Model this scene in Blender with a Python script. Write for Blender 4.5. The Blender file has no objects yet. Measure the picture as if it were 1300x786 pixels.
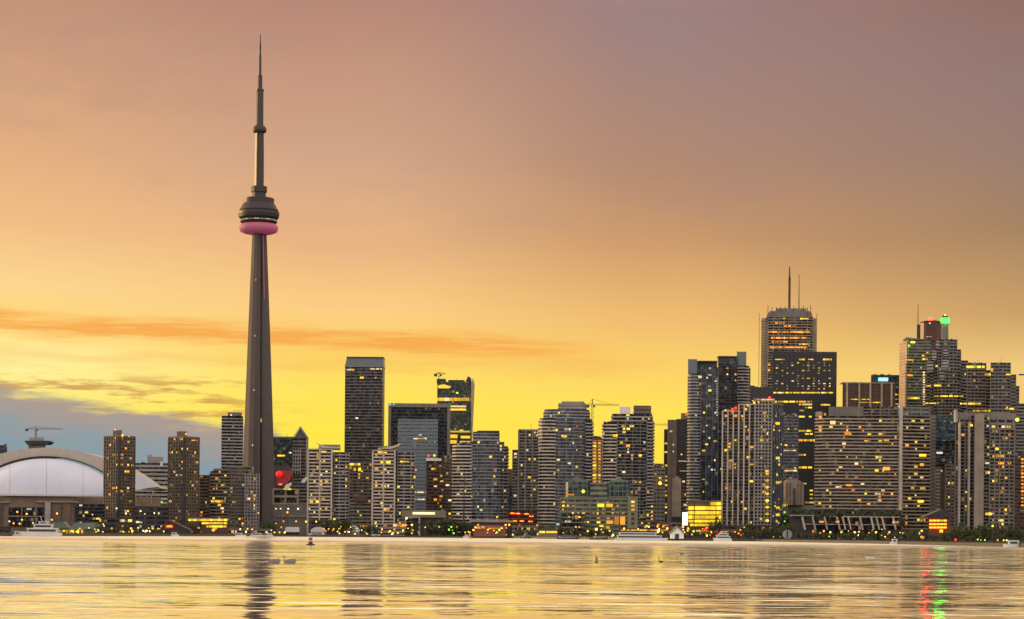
import bpy, bmesh, math, random
from mathutils import Matrix, Vector
R = math.radians
random.seed(11)
F, CX, HY, CAMH = 2726.0, 650.0, 678.5, 3.0      # focal length and principal point of the photograph in its pixels
ROLL = R(0.5)
GZ = 1.2                                         # quay level above the water
scn = bpy.context.scene
col = scn.collection

# ------------------------------------------------------------------ camera
cd = bpy.data.cameras.new('camera'); cam = bpy.data.objects.new('camera', cd); col.objects.link(cam)
cd.sensor_width = 36; cd.lens = 36 * F / 1300; cd.shift_y = (HY - 393) / 1300
cd.clip_start = 1; cd.clip_end = 200000
cam.matrix_world = Matrix.Translation((0, 0, CAMH)) @ Matrix.Rotation(R(90), 4, 'X') @ Matrix.Rotation(ROLL, 4, 'Z')
scn.camera = cam
scn.view_settings.view_transform = 'Standard'; scn.view_settings.look = 'None'
scn.view_settings.exposure = 0; scn.view_settings.gamma = 1
scn.cycles.max_bounces = 5; scn.cycles.glossy_bounces = 3; scn.cycles.diffuse_bounces = 2
scn.cycles.sample_clamp_indirect = 25

def lin(c, k=1.0):
    out = []
    for v in c:
        v /= 255.0
        out.append(k * (v / 12.92 if v <= .04045 else ((v + .055) / 1.055) ** 2.4))
    return (*out, 1.0)

class NT:                                        # small node-tree writer
    def __init__(s, tree): s.t = tree; tree.nodes.clear()
    def n(s, typ, **kw):
        nd = s.t.nodes.new(typ)
        for k, v in kw.items():
            if k.startswith('_'): setattr(nd, k[1:], v)
        return nd
    def put(s, sock, v):
        if isinstance(v, bpy.types.NodeSocket): s.t.links.new(v, sock)
        else: sock.default_value = v
    def m(s, op, a, b=0.0, c=0.0, clamp=False):
        nd = s.t.nodes.new('ShaderNodeMath'); nd.operation = op; nd.use_clamp = clamp
        for i, v in enumerate((a, b, c)): s.put(nd.inputs[i], v)
        return nd.outputs[0]
    def ss(s, v, a, b, lo=0.0, hi=1.0, kind='SMOOTHSTEP'):
        nd = s.t.nodes.new('ShaderNodeMapRange'); nd.interpolation_type = kind
        for i, x in enumerate((v, a, b, lo, hi)): s.put(nd.inputs[i], x)
        return nd.outputs[0]
    def mix(s, f, a, b, mode='MIX'):
        nd = s.t.nodes.new('ShaderNodeMix'); nd.data_type = 'RGBA'; nd.blend_type = mode
        s.put(nd.inputs[0], f); s.put(nd.inputs[6], a); s.put(nd.inputs[7], b)
        return nd.outputs[2]
    def noise(s, vec, scale, detail=3, rough=.5):
        nd = s.t.nodes.new('ShaderNodeTexNoise'); s.put(nd.inputs['Vector'], vec)
        nd.inputs['Scale'].default_value = scale; nd.inputs['Detail'].default_value = detail; nd.inputs['Roughness'].default_value = rough
        return nd
    def xyz(s, x, y, z):
        nd = s.t.nodes.new('ShaderNodeCombineXYZ')
        for i, v in enumerate((x, y, z)): s.put(nd.inputs[i], v)
        return nd.outputs[0]
    def ramp(s, f, stops):
        nd = s.t.nodes.new('ShaderNodeValToRGB'); e = nd.color_ramp.elements
        e[0].position, e[0].color = stops[0]; e[1].position, e[1].color = stops[-1]
        for p, c in stops[1:-1]:
            q = e.new(p); q.color = c
        s.put(nd.inputs[0], f)
        return nd.outputs[0]

# ------------------------------------------------------------------ world: dusk sky by direction
SUN_AZ, SUN_EL = -62.0, 8.0                      # sun lamp held above the horizon so its glow clears the towers
w = bpy.data.worlds.new('World'); scn.world = w; w.use_nodes = True
N = NT(w.node_tree)
tc = N.n('ShaderNodeTexCoord'); sp = N.n('ShaderNodeSeparateXYZ'); N.put(sp.inputs[0], tc.outputs['Generated'])
dx, dy_, dz = sp.outputs
hyp = N.m('SQRT', N.m('ADD', N.m('MULTIPLY', dx, dx), N.m('MULTIPLY', dy_, dy_)))
az = N.m('MULTIPLY', N.m('ARCTAN2', dx, dy_), 57.29578)          # degrees, 0 = towards the city
el = N.m('MULTIPLY', N.m('ARCTAN2', dz, hyp), 57.29578)
def deg(px): return math.degrees(math.atan(px / F))
EMAX = 60.0
def column(stops, k=1.0):                        # stops: photograph row -> colour, as elevation
    out = [(0.0, lin(stops[-1][1], k))]
    for y, c in sorted(stops, key=lambda q: -q[0]): out.append((max(deg(HY - y), .02) / EMAX, lin(c, k)))
    out.append((19 / EMAX, lin((250, 224, 170), 1.25))); out.append((30 / EMAX, lin((252, 230, 180), 1.4))); out.append((1.0, lin((220, 205, 200), 1.0)))  # cream sky above the view, brightened to light the water and fronts
    return out
CL = column([(0, (190, 141, 116)), (100, (207, 157, 124)), (200, (224, 171, 126)), (300, (240, 188, 131)), (375, (252, 212, 140)), (420, (254, 214, 120)), (470, (255, 242, 160)), (520, (255, 236, 118)), (600, (255, 226, 80)), (670, (255, 224, 110))], 1.03)
C2 = column([(0, (181, 132, 114)), (100, (197, 150, 124)), (200, (209, 164, 133)), (300, (233, 180, 130)), (400, (252, 206, 128)), (450, (253, 212, 105)), (500, (255, 226, 92)), (560, (255, 231, 70)), (670, (255, 230, 86))], 1.03)
C3 = column([(0, (157, 126, 126)), (100, (166, 131, 120)), (200, (178, 137, 112)), (300, (203, 152, 106)), (400, (238, 186, 110)), (460, (251, 206, 104)), (520, (255, 225, 88)), (570, (255, 226, 70)), (670, (255, 224, 100))], 1.03)
CR = column([(0, (145, 108, 98)), (100, (147, 118, 114)), (200, (153, 123, 110)), (300, (166, 130, 96)), (400, (203, 159, 102)), (470, (242, 202, 124)), (560, (240, 200, 110)), (670, (240, 200, 120))], 1.03)
wob = N.noise(tc.outputs['Generated'], 9, 4, .55)
wv = N.m('SUBTRACT', wob.outputs[0], .5)
ef = N.m('DIVIDE', N.m('ADD', el, N.m('MULTIPLY', wv, N.ss(el, 1, 9, .1, 1.1))), EMAX)
ef = N.m('MAXIMUM', ef, 0.0)
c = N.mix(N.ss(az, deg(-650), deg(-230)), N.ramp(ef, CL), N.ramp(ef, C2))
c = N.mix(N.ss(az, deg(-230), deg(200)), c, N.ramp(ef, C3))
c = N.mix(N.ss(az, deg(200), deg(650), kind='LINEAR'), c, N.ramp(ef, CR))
# thin cloud veils in the upper sky
vv = N.noise(N.xyz(N.m('MULTIPLY', az, .05), N.m('MULTIPLY', el, .14), 3.3), 2.2, 8, .62)
c = N.mix(N.m('MULTIPLY', N.ss(vv.outputs[0], .5, .72), N.ss(el, 5, 10, 0, .22)), c, lin((186, 130, 106)))
vb = N.noise(N.xyz(N.m('MULTIPLY', az, .06), N.m('MULTIPLY', el, .16), 8.1), 2.0, 8, .6)
c = N.mix(N.m('MULTIPLY', N.ss(vb.outputs[0], .5, .7), N.ss(el, 6, 11, 0, .28)), c, lin((150, 130, 138)))
# long orange cloud bank
nz = N.noise(N.xyz(N.m('MULTIPLY', az, .12), N.m('MULTIPLY', el, .9), 0.7), 2.6, 5, .55)
nzc = N.m('SUBTRACT', nz.outputs[0], .5)
bc = N.m('ADD', N.m('MULTIPLY', az, -.028), deg(238))            # centre elevation falls to the right
dist = N.m('ABSOLUTE', N.m('ADD', N.m('SUBTRACT', el, bc), N.m('MULTIPLY', nzc, .8)))
st_ = N.noise(N.xyz(N.m('MULTIPLY', az, .22), N.m('MULTIPLY', el, 3.2), 2.2), 2.2, 6, .62)
mb = N.m('MULTIPLY', N.m('MULTIPLY', N.ss(dist, .0, .46, 1, 0), N.ss(st_.outputs[0], .3, .6, .35, 1.1)), N.ss(az, deg(-20), deg(150), 1, 0))
c = N.mix(N.m('MULTIPLY', mb, 1.0), c, lin((250, 174, 80)))
dist2 = N.m('ABSOLUTE', N.m('ADD', N.m('SUBTRACT', el, deg(216)), N.m('MULTIPLY', nzc, 1.2)))
c = N.mix(N.m('MULTIPLY', N.m('MULTIPLY', N.ss(dist2, .0, .35, 1, 0), N.ss(az, deg(100), deg(240), 1, 0)), .30), c, lin((244, 176, 84)))
# broken wisps low on the left
wz = N.noise(N.xyz(N.m('MULTIPLY', az, .35), N.m('MULTIPLY', el, 2.6), 5.2), 1.5, 5, .6)
mw = N.m('MULTIPLY', N.ss(wz.outputs[0], .47, .62), N.m('MULTIPLY', N.ss(az, deg(-400), deg(-230), 1, 0), N.m('MULTIPLY', N.ss(el, deg(118), deg(150)), N.ss(el, deg(180), deg(204), 1, 0))))
c = N.mix(N.m('MULTIPLY', mw, .8), c, lin((206, 144, 80)))
# grey cloud bank behind the stadium
gz = N.noise(N.xyz(N.m('MULTIPLY', az, .22), N.m('MULTIPLY', el, 1.3), 1.9), 1.8, 7, .62)
gtop = N.m('ADD', N.ss(az, deg(-650), deg(-330), deg(180), deg(138), 'LINEAR'), N.m('MULTIPLY', N.m('SUBTRACT', gz.outputs[0], .5), 1.2))
gtop = N.m('SUBTRACT', gtop, N.ss(az, deg(-330), deg(-180), 0, 2.4))
gd = N.m('SUBTRACT', gtop, el)
gcol = N.mix(N.ss(N.m('ADD', gd, N.m('MULTIPLY', nzc, .8)), .1, 1.5), lin((172, 156, 146)), lin((136, 158, 168)))
c = N.mix(N.ss(gd, -.10, .30), c, gcol)
# the sky over and behind the viewer: grey brightened to fill the fronts
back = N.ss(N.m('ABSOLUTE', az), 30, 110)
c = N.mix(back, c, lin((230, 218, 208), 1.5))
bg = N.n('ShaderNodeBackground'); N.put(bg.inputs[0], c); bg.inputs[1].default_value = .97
sky = N.n('ShaderNodeTexSky'); sky.sky_type = 'NISHITA'; sky.sun_disc = False
sky.sun_elevation = R(SUN_EL); sky.sun_rotation = R(SUN_AZ); sky.dust_density = 3
bg2 = N.n('ShaderNodeBackground'); N.put(bg2.inputs[0], sky.outputs[0]); bg2.inputs[1].default_value = .004
ad = N.n('ShaderNodeAddShader'); N.put(ad.inputs[0], bg.outputs[0]); N.put(ad.inputs[1], bg2.outputs[0])
ow = N.n('ShaderNodeOutputWorld'); N.put(ow.inputs[0], ad.outputs[0])

# ------------------------------------------------------------------ sun: last low light from the left
sl = bpy.data.lights.new('sun', 'SUN'); sl.energy = 3.6; sl.angle = R(3); sl.color = (1, .60, .22)
so = bpy.data.objects.new('sun', sl); col.objects.link(so)
a_, e_ = R(SUN_AZ), R(SUN_EL)
sd = Vector((math.sin(a_) * math.cos(e_), math.cos(a_) * math.cos(e_), math.sin(e_)))
so.rotation_euler = sd.to_track_quat('Z', 'Y').to_euler()

# ------------------------------------------------------------------ helpers
def W(x, y, D):                                  # photograph pixel at depth D -> world x, z
    a, b = x - CX, HY - y
    return ((a * math.cos(ROLL) - b * math.sin(ROLL)) * D / F, CAMH + (a * math.sin(ROLL) + b * math.cos(ROLL)) * D / F)
def WX(x, D, y=650): return W(x, y, D)[0]
def WZ(x, y, D): return W(x, y, D)[1]

MATS = {}
def mat(name, colr=(.2, .2, .2), rough=.7, metal=0.0, emit=None, strength=1.0, vary=.25, scale=.12, cells=0, celltint=(1, .7, .3), sample=True, spec=.5, spread=0):
    if name in MATS: return MATS[name]
    m = bpy.data.materials.new(name); m.use_nodes = True
    n = NT(m.node_tree); out = n.n('ShaderNodeOutputMaterial'); b = n.n('ShaderNodeBsdfPrincipled')
    n.put(out.inputs[0], b.outputs[0])
    base = (*colr, 1.0)
    g = n.n('ShaderNodeNewGeometry')
    if vary:
        t = n.noise(g.outputs['Position'], scale, 4, .6)
        f = n.ss(t.outputs[0], .25, .75, 1 - vary, 1 + vary, 'LINEAR')
        st = n.noise(n.xyz(*[n.m('MULTIPLY', q, k) for q, k in zip(_sep(n, g.outputs['Position']), (.5, .5, .03))]), 1.0, 3, .6)   # rain streaks
        f = n.m('MULTIPLY', f, n.ss(st.outputs[0], .3, .7, 1 - vary * .6, 1 + vary * .4, 'LINEAR'))
        vm = n.n('ShaderNodeVectorMath'); vm.operation = 'SCALE'; vm.inputs[0].default_value = base[:3]; n.put(vm.inputs['Scale'], f)
        o2 = n.n('ShaderNodeObjectInfo'); f = n.m('MULTIPLY', f, n.ss(o2.outputs['Random'], 0, 1, .86, 1.12, 'LINEAR')); n.put(vm.inputs['Scale'], f)
        n.put(b.inputs['Base Color'], vm.outputs[0])
    else: b.inputs['Base Color'].default_value = base
    b.inputs['Roughness'].default_value = rough; b.inputs['Metallic'].default_value = metal
    b.inputs['Specular IOR Level'].default_value = spec
    if emit:
        b.inputs['Emission Color'].default_value = lin(emit); b.inputs['Emission Strength'].default_value = strength
        if spread:
            oi = n.n('ShaderNodeObjectInfo'); n.put(b.inputs['Emission Strength'], n.ss(n.m('POWER', oi.outputs['Random'], 1.5), 0, 1, strength * (1 - spread), strength * (1 + spread * .5), 'LINEAR'))
    if cells:                                    # rooms behind the glass: some faintly lit, some with pale blinds
        px, py, pz = _sep(n, g.outputs['Position']); oi = n.n('ShaderNodeObjectInfo')
        cell = n.xyz(n.m('FLOOR', n.m('DIVIDE', px, 2.3)), n.m('FLOOR', n.m('DIVIDE', py, 3.1)), n.m('ADD', n.m('MULTIPLY', oi.outputs['Random'], 97.3), n.m('FLOOR', n.m('DIVIDE', pz, 3.0))))
        wn = n.n('ShaderNodeTexWhiteNoise'); n.put(wn.inputs['Vector'], cell)
        v = wn.outputs['Value']
        blind = n.ss(v, .70, .74, 0, 1)
        n.put(b.inputs['Base Color'], n.mix(n.m('MULTIPLY', blind, .35), n.mix(n.ss(v, .2, .6), tuple(q * .35 for q in base[:3]) + (1,), tuple(q * 1.2 for q in base[:3]) + (1,)), (.16, .145, .12, 1)))
        w2 = n.n('ShaderNodeTexWhiteNoise'); w2.noise_dimensions = '4D'; n.put(w2.inputs['Vector'], cell); w2.inputs['W'].default_value = 3.7
        lit_ = n.m('GREATER_THAN', w2.outputs['Value'], 1 - cells * .6)
        b.inputs['Emission Color'].default_value = (*celltint, 1)
        n.put(b.inputs['Emission Strength'], n.m('MULTIPLY', lit_, n.m('MULTIPLY', v, .28)))
    if not sample: m.cycles.emission_sampling = 'NONE'
    MATS[name] = m
    return m
def _sep(n, v):
    s = n.n('ShaderNodeSeparateXYZ'); n.put(s.inputs[0], v); return s.outputs[:]

M = dict(
 brown=mat('brown_concrete', (.155, .118, .092), .8), beige=mat('beige_concrete', (.34, .27, .21), .75), slab=mat('pale_slab', (.52, .44, .36), .7),
 grey=mat('grey_concrete', (.20, .175, .155), .8), lgrey=mat('light_grey_panel', (.35, .32, .30), .7), white=mat('white_paint', (.72, .69, .66), .5, vary=.1),
 dark=mat('dark_cladding', (.035, .03, .032), .5), black=mat('black_steel', (.016, .015, .018), .4), umber=mat('red_brown_stone', (.11, .06, .045), .8),
 glass=mat('dark_glass', (.018, .021, .032), .18, vary=0, cells=.05, sample=False, spec=.1), blue=mat('blue_glass', (.030, .048, .080), .16, vary=0, cells=.04, sample=False, spec=.28),
 teal=mat('teal_glass', (.03, .062, .066), .4, vary=0, cells=.03, sample=False, spec=.28), green=mat('green_glass', (.04, .065, .045), .2, vary=0, cells=.07, sample=False, spec=.28),
 bglass=mat('brown_glass', (.030, .023, .020), .25, vary=0, cells=.08, sample=False, spec=.1), sheen=mat('pale_glass', (.12, .15, .18), .22, vary=.1),
 navy=mat('navy_glass', (.02, .05, .085), .2, vary=0, cells=.06, sample=False, spec=.28), olive=mat('olive_stone', (.21, .20, .135), .75),
 tan=mat('tan_stadium_wall', (.26, .18, .135), .8), roofw=mat('white_roof_membrane', (.60, .61, .72), .6, vary=.06, scale=.03), arch=mat('tan_roof_band', (.46, .40, .34), .6, vary=.08),
 copper=mat('dark_red_cladding', (.085, .014, .012), .4), gold=mat('bronze_and_lit_gold', (.42, .31, .20), .45), conc=mat('tower_concrete', (.098, .076, .070), .75, vary=.12),
 pod=mat('dark_pod_metal', (.036, .025, .026), .55, vary=.15), mast=mat('antenna_steel', (.045, .028, .030), .5, vary=.1), roofg=mat('green_grey_roof', (.15, .19, .15), .7),
 asphalt=mat('asphalt', (.032, .034, .028), .95, spec=.1), trunk=mat('bark', (.06, .045, .035), .9), hull=mat('boat_hull_white', (.56, .54, .52), .35, vary=.05),
 tent=mat('tent_canvas', (.6, .57, .54), .8, vary=.05), redst=mat('red_lit_brick', (.36, .13, .09), .8), leafs=None)  # red light of the garage put into the brick colour
E = dict(
 y=mat('lit_yellow', (.3, .2, .05), emit=(255, 206, 40), strength=1.35, vary=0, sample=False, spread=.75), w=mat('lit_warm_white', (.3, .25, .2), emit=(255, 222, 150), strength=1.0, vary=0, sample=False, spread=.75),
 o=mat('lit_orange', (.3, .15, .05), emit=(255, 158, 36), strength=1.2, vary=0, sample=False, spread=.75), c=mat('lit_cool_white', (.3, .3, .3), emit=(212, 225, 205), strength=.75, vary=0, sample=False, spread=.75),
 d=mat('lit_dim', (.2, .15, .1), emit=(200, 160, 90), strength=.55, vary=0, sample=False, spread=.75),
 lampy=mat('lamp_yellow', (.8, .6, .2), emit=(255, 200, 40), strength=3, vary=0, spread=.8), lampw=mat('lamp_white', (.8, .8, .7), emit=(255, 228, 160), strength=3, vary=0, spread=.8),
 lampo=mat('lamp_orange', (.8, .4, .1), emit=(255, 140, 30), strength=3, vary=0, spread=.8), lampg=mat('lamp_green', (.2, .8, .2), emit=(150, 255, 60), strength=2.5, vary=0, spread=.8),
 red=mat('red_light', (.8, .05, .02), emit=(255, 40, 20), strength=4, vary=0), green=mat('green_beacon', (.1, .8, .2), emit=(14, 255, 24), strength=26, vary=0),
 fire=mat('orange_neon', (.8, .2, .05), emit=(255, 110, 16), strength=6, vary=0), sign=mat('blue_white_sign', (.3, .5, .8), emit=(120, 190, 255), strength=2, vary=0),
 big=mat('flood_white', (.8, .9, .8), emit=(215, 255, 225), strength=1.6, vary=0), rose=mat('rose_lit_radome', (.30, .10, .14), emit=(214, 86, 124), strength=.24, vary=.1, sample=False),  # pink floodlighting put into the radome's colour and emission
 redhaze=mat('red_glow_paint', (.3, .03, .04), emit=(140, 14, 30), strength=.22, vary=.4, scale=.3, sample=False),  # weak emission standing in for the globe's red glow
 redglow=mat('red_screen', (.5, .02, .02), emit=(225, 26, 18), strength=.9, vary=0), flood=mat('bright_yellow_floor', (.5, .4, .1), emit=(255, 206, 26), strength=1.5, vary=0, spread=.6), streak=mat('added_quay_lamp', (.9, .8, .4), emit=(255, 205, 60), strength=4, vary=0),
 redflood=mat('red_beacon', (.9, .1, .05), emit=(255, 6, 5), strength=170, vary=0))

def obj(name, me, parent=None, m=None, loc=(0, 0, 0), rz=0):
    o = bpy.data.objects.new(name, me); col.objects.link(o)
    if m is not None and not me.materials: me.materials.append(m)
    o.location = loc; o.rotation_euler = (0, 0, rz)
    if parent: o.parent = parent
    return o
def thing(name, label, cat, loc=(0, 0, 0), group=None, rz=0):
    o = bpy.data.objects.new(name, None); col.objects.link(o); o.location = loc; o.rotation_euler = (0, 0, rz)
    return tag(o, label, cat, group)
def tag(o, label=None, cat=None, group=None, kind=None):
    for k, v in (('label', label), ('category', cat), ('group', group), ('kind', kind)):
        if v: o[k] = v
    return o
def mesh(bm, name='mesh'):
    bmesh.ops.recalc_face_normals(bm, faces=bm.faces[:])
    me = bpy.data.meshes.new(name); bm.to_mesh(me); bm.free(); return me
def poly_prism(pts, z0, z1, bm=None):
    own = bm is None; bm = bm or bmesh.new()
    lo = [bm.verts.new((p[0], p[1], z0)) for p in pts]; hi = [bm.verts.new((p[0], p[1], z1)) for p in pts]
    n = len(pts)
    for i in range(n): bm.faces.new((lo[i], lo[(i + 1) % n], hi[(i + 1) % n], hi[i]))
    bm.faces.new(hi); bm.faces.new(lo[::-1])
    return bm
def box(x0, x1, y0, y1, z0, z1, bm=None): return poly_prism([(x0, y0), (x1, y0), (x1, y1), (x0, y1)], z0, z1, bm)
def front_prism(pts, y0, y1, bm=None):           # outline in x-z, thickness along y
    bm = bm or bmesh.new()
    a = [bm.verts.new((p[0], y0, p[1])) for p in pts]; b = [bm.verts.new((p[0], y1, p[1])) for p in pts]
    n = len(pts)
    for i in range(n): bm.faces.new((a[i], a[(i + 1) % n], b[(i + 1) % n], b[i]))
    bm.faces.new(a[::-1]); bm.faces.new(b)
    return bm
def lathe(prof, n=32, bm=None, cx=0, cy=0):
    bm = bm or bmesh.new(); rings = []
    for r, z in prof: rings.append([bm.verts.new((cx + r * math.cos(2 * math.pi * i / n), cy + r * math.sin(2 * math.pi * i / n), z)) for i in range(n)])
    for a, b in zip(rings, rings[1:]):
        for i in range(n): bm.faces.new((a[i], a[(i + 1) % n], b[(i + 1) % n], b[i]))
    bm.faces.new(rings[0][::-1]); bm.faces.new(rings[-1])
    return bm
def tube(p, q, r, bm=None, n=6, r2=None):
    bm = bm or bmesh.new(); p, q = Vector(p), Vector(q); d = (q - p).normalized()
    u = d.cross(Vector((0, 0, 1)) if abs(d.z) < .9 else Vector((1, 0, 0))).normalized(); v = d.cross(u)
    r2 = r if r2 is None else r2
    A = [bm.verts.new(p + (u * math.cos(t) + v * math.sin(t)) * r) for t in [2 * math.pi * i / n for i in range(n)]]
    B = [bm.verts.new(q + (u * math.cos(t) + v * math.sin(t)) * r2) for t in [2 * math.pi * i / n for i in range(n)]]
    for i in range(n): bm.faces.new((A[i], A[(i + 1) % n], B[(i + 1) % n], B[i]))
    bm.faces.new(A[::-1]); bm.faces.new(B)
    return bm
def smooth(me):
    for p in me.polygons: p.use_smooth = True
    return me
def offset(pts, d):                              # mitre offset of a counter-clockwise outline
    n = len(pts); out = []
    for i in range(n):
        a, b, c_ = Vector(pts[i - 1]), Vector(pts[i]), Vector(pts[(i + 1) % n])
        e1, e2 = (b - a).normalized(), (c_ - b).normalized()
        n1, n2 = Vector((e1.y, -e1.x)), Vector((e2.y, -e2.x))
        m_ = (n1 + n2); m_ = m_ / max(m_.dot(n1), .35)
        out.append(tuple(b + m_ * d))
    return out
def arc(x0, x1, off, n=9):                       # rounded front, bulging towards the water
    return [((x0 + x1) / 2 + t * (x1 - x0) / 2, off * (1 - math.sqrt(max(0, 1 - t * t * .96)))) for t in [-1 + 2 * i / (n - 1) for i in range(n)]]

LITM = {}
def lit_mesh(kind, wd, ht):
    k = (kind, round(wd, 1), round(ht, 1))
    if k not in LITM:
        me = mesh(box(-wd / 2, wd / 2, -.12, .12, 0, ht)); me.materials.append(E[kind]); LITM[k] = me
    return LITM[k]

class Bld:
    def __init__(s, label, D, front, top, dep=24, name='apartment_tower', cat='tower', group=None, rnd=None):
        s.D = D; s.dep = dep
        s.rnd = random.Random(rnd if rnd is not None else label)
        xs = [p if not isinstance(p, tuple) else p[0] for p in front]
        s.ox = WX((xs[0] + xs[-1]) / 2, D); s.root = thing(name, label, cat, (s.ox, D, GZ), group)
        s.top = top; s.nb = 0
    def outline(s, front, ym, D, dep):
        pts = []
        for p in front:
            x, o = p if isinstance(p, tuple) else (p, 0)
            pts.append((WX(x, D, ym) * (D + o) / D - s.ox, D + o - s.D))
        yb = dep + max((p[1] if isinstance(p, tuple) else 0) for p in front) + D
        for p in (front[-1], front[0]):
            x = p[0] if isinstance(p, tuple) else p
            pts.append((WX(x, D, ym) * yb / D - s.ox, yb - s.D))
        return pts
    # one block of the building: body, a ring per storey, piers, lit windows
    def block(s, front, top, bot=None, body='grey', part='tower_body', dD=0, dep=None, sh=3.0, ring=None, ringm='slab', rh=.4, proj=.5, piers=None, lit=0, kinds='yyww', cap=None, segs=None, r0=1, ledge=0, litw=(1.2, 2.8), skip=()):
        D = s.D + dD; dep = dep or s.dep
        front = list(front)
        xs = [p[0] if isinstance(p, tuple) else p for p in front]; xm = (xs[0] + xs[-1]) / 2
        z1 = WZ(xm, top, D) - GZ; z0 = 0 if bot is None else WZ(xm, bot, D) - GZ
        ym = (top + (bot or 676)) / 2
        pts = s.outline(front, ym, D, dep)
        bo = obj(part, mesh(poly_prism(pts, z0, z1)), s.root, M[body]); host = bo if s.nb else s.root; s.nb += 1
        nst = max(1, int(round((z1 - z0) / sh))); st = (z1 - z0) / nst
        if ring:
            h = st * rh
            me = mesh(poly_prism(offset(pts, proj), 0, h)); me.materials.append(M[ringm])
            nm = {'slab': 'balcony_slab', 'band': 'window_band', 'floor': 'floor_edge'}[ring]
            for k in range(r0 if ring == 'slab' else 0, nst):
                if k in skip: continue
                obj(nm, me, host, loc=(0, 0, z0 + k * st + (0 if ring == 'slab' else st * .28)))
        if s.nb == 1 and bot is None and xs[-1] - xs[0] > 16 and z1 > 40:      # plant, vents and an aerial on the roof
            xa, xb = pts[0][0], pts[len(front) - 1][0]
            for _ in range(s.rnd.randint(3, 6)):
                cx_, cy_ = s.rnd.uniform(xa + 3, xb - 3), s.rnd.uniform(5, dep * .8); w_, h_ = s.rnd.uniform(.8, 2.6), s.rnd.uniform(.8, 2.4)
                obj('roof_unit', mesh(box(cx_ - w_, cx_ + w_, cy_ + dD - 1.2, cy_ + dD + 1.2, z1 + .003, z1 + h_)), s.root, M[s.rnd.choice(('grey', 'lgrey', 'dark'))])
            if s.rnd.random() < .6: obj('roof_aerial', mesh(tube(((xa + xb) / 2 + 2, dD + 6, z1), ((xa + xb) / 2 + 2, dD + 6, z1 + s.rnd.uniform(4, 8)), .18, n=5)), s.root, M['dark'])
        nf = len(front); segl = []
        for i in range(nf - 1):
            a, b = Vector(pts[i]), Vector(pts[i + 1]); segl.append((a, b, (b - a).length))
        if piers:
            spc, pw, pp, pm = piers
            me = mesh(box(-pw / 2, pw / 2, -pp, 0.3, z0, z1 + .4)); me.materials.append(M[pm])
            tot = sum(q[2] for q in segl); npier = max(2, int(round(tot / spc)) + 1)
            for k in range(npier):
                t = tot * k / (npier - 1)
                for a, b, L in segl:
                    if t <= L + 1e-6: break
                    t -= L
                p = a + (b - a) * min(1, t / L); an = math.atan2(b.y - a.y, b.x - a.x)
                obj('pier', me, host, loc=(p.x, p.y, 0), rz=an)
        for _ in range(int(lit * .95)):
            L = [q[2] for q in segl]; i = s.rnd.choices(range(len(segl)), L)[0]; a, b, Ls = segl[i]
            if Ls < 2.5: u = .5
            else: u = (s.rnd.randint(1, max(1, int(Ls / 2.6) - 1)) * 2.6 + .6) / Ls
            wd = s.rnd.choice(litw + (1.7,)); ht = min(1.7, st * .55) * s.rnd.choice((.7, 1, 1))
            k = s.rnd.randint(0, nst - 1); p = a + (b - a) * min(u, .95); an = math.atan2(b.y - a.y, b.x - a.x)
            nrm = Vector((b.y - a.y, -(b.x - a.x))).normalized(); p = p + nrm * (proj + .10)
            obj('lit_window', lit_mesh(s.rnd.choice(kinds), min(wd, Ls * .9), ht), host, loc=(p.x, p.y, z0 + k * st + st * (.32 if ring != 'slab' else .45)), rz=an)
        if cap:
            ch, cp, cm = cap
            obj('parapet', mesh(poly_prism(offset(pts, cp), z1 + .003, z1 + ch)), host, M[cm])
        return s
    def glow(s, x0, x1, y0, y1, k='y', dD=-2, part='lit_window', d=.3):     # a lit window or panel given by its edges
        D = s.D + dD; X0, X1 = WX(x0, D, y0), WX(x1, D, y0); z1, z0 = WZ((x0 + x1) / 2, y0, D), WZ((x0 + x1) / 2, y1, D)
        me = mesh(box(-(X1 - X0) / 2, (X1 - X0) / 2, -d / 2, d / 2, 0, z1 - z0))
        return obj(part, me, s.root, E[k] if k in E else M[k], ((X0 + X1) / 2 - s.ox, dD, z0 - GZ))
    def rows(s, lst, k='y', dD=-1.2, wob=True):
        for (x0, x1, y, h) in lst:
            x = x0
            while x < x1 - .5:
                e = min(x1, x + s.rnd.uniform(2.2, 6.5)) if wob else x1
                kk = k if s.rnd.random() < .8 else s.rnd.choice('wyo')
                s.glow(x, e - .25, y - h / 2, y + h / 2, kk, dD)
                x = e + (s.rnd.choice((0, 0, 1.2)) if wob else 0)
        return s
    def blk(s, x0, x1, y0, y1, m, part, dD=-1, dep=3):                      # a solid detail given by its edges
        D = s.D + dD; X0, X1 = WX(x0, D, y0), WX(x1, D, y0); zt, zb = WZ((x0 + x1) / 2, y0, D), WZ((x0 + x1) / 2, y1, D)
        me = mesh(box(-(X1 - X0) / 2, (X1 - X0) / 2, 0, dep, 0, zt - zb))
        return obj(part, me, s.root, M[m] if m in M else E[m], ((X0 + X1) / 2 - s.ox, dD, zb - GZ))
    def shape(s, pl, m, part, dD=0, dep=6):                                 # a front outline in photograph pixels
        D = s.D + dD; q = [(W(x, y, D)[0] - s.ox, W(x, y, D)[1] - GZ) for x, y in pl]
        return obj(part, mesh(front_prism(q, dD, dD + dep)), s.root, M[m] if m in M else E[m])
    def rod(s, x, y0, y1, m='mast', part='antenna', r=.5, dD=5, r2=None):
        D = s.D + dD; X, zt = W(x, y0, D); zb = WZ(x, y1, D)
        return obj(part, mesh(tube((0, 0, 0), (0, 0, zt - zb), r, r2=r2)), s.root, M[m] if m in M else E[m], (X - s.ox, dD, zb - GZ))
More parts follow.
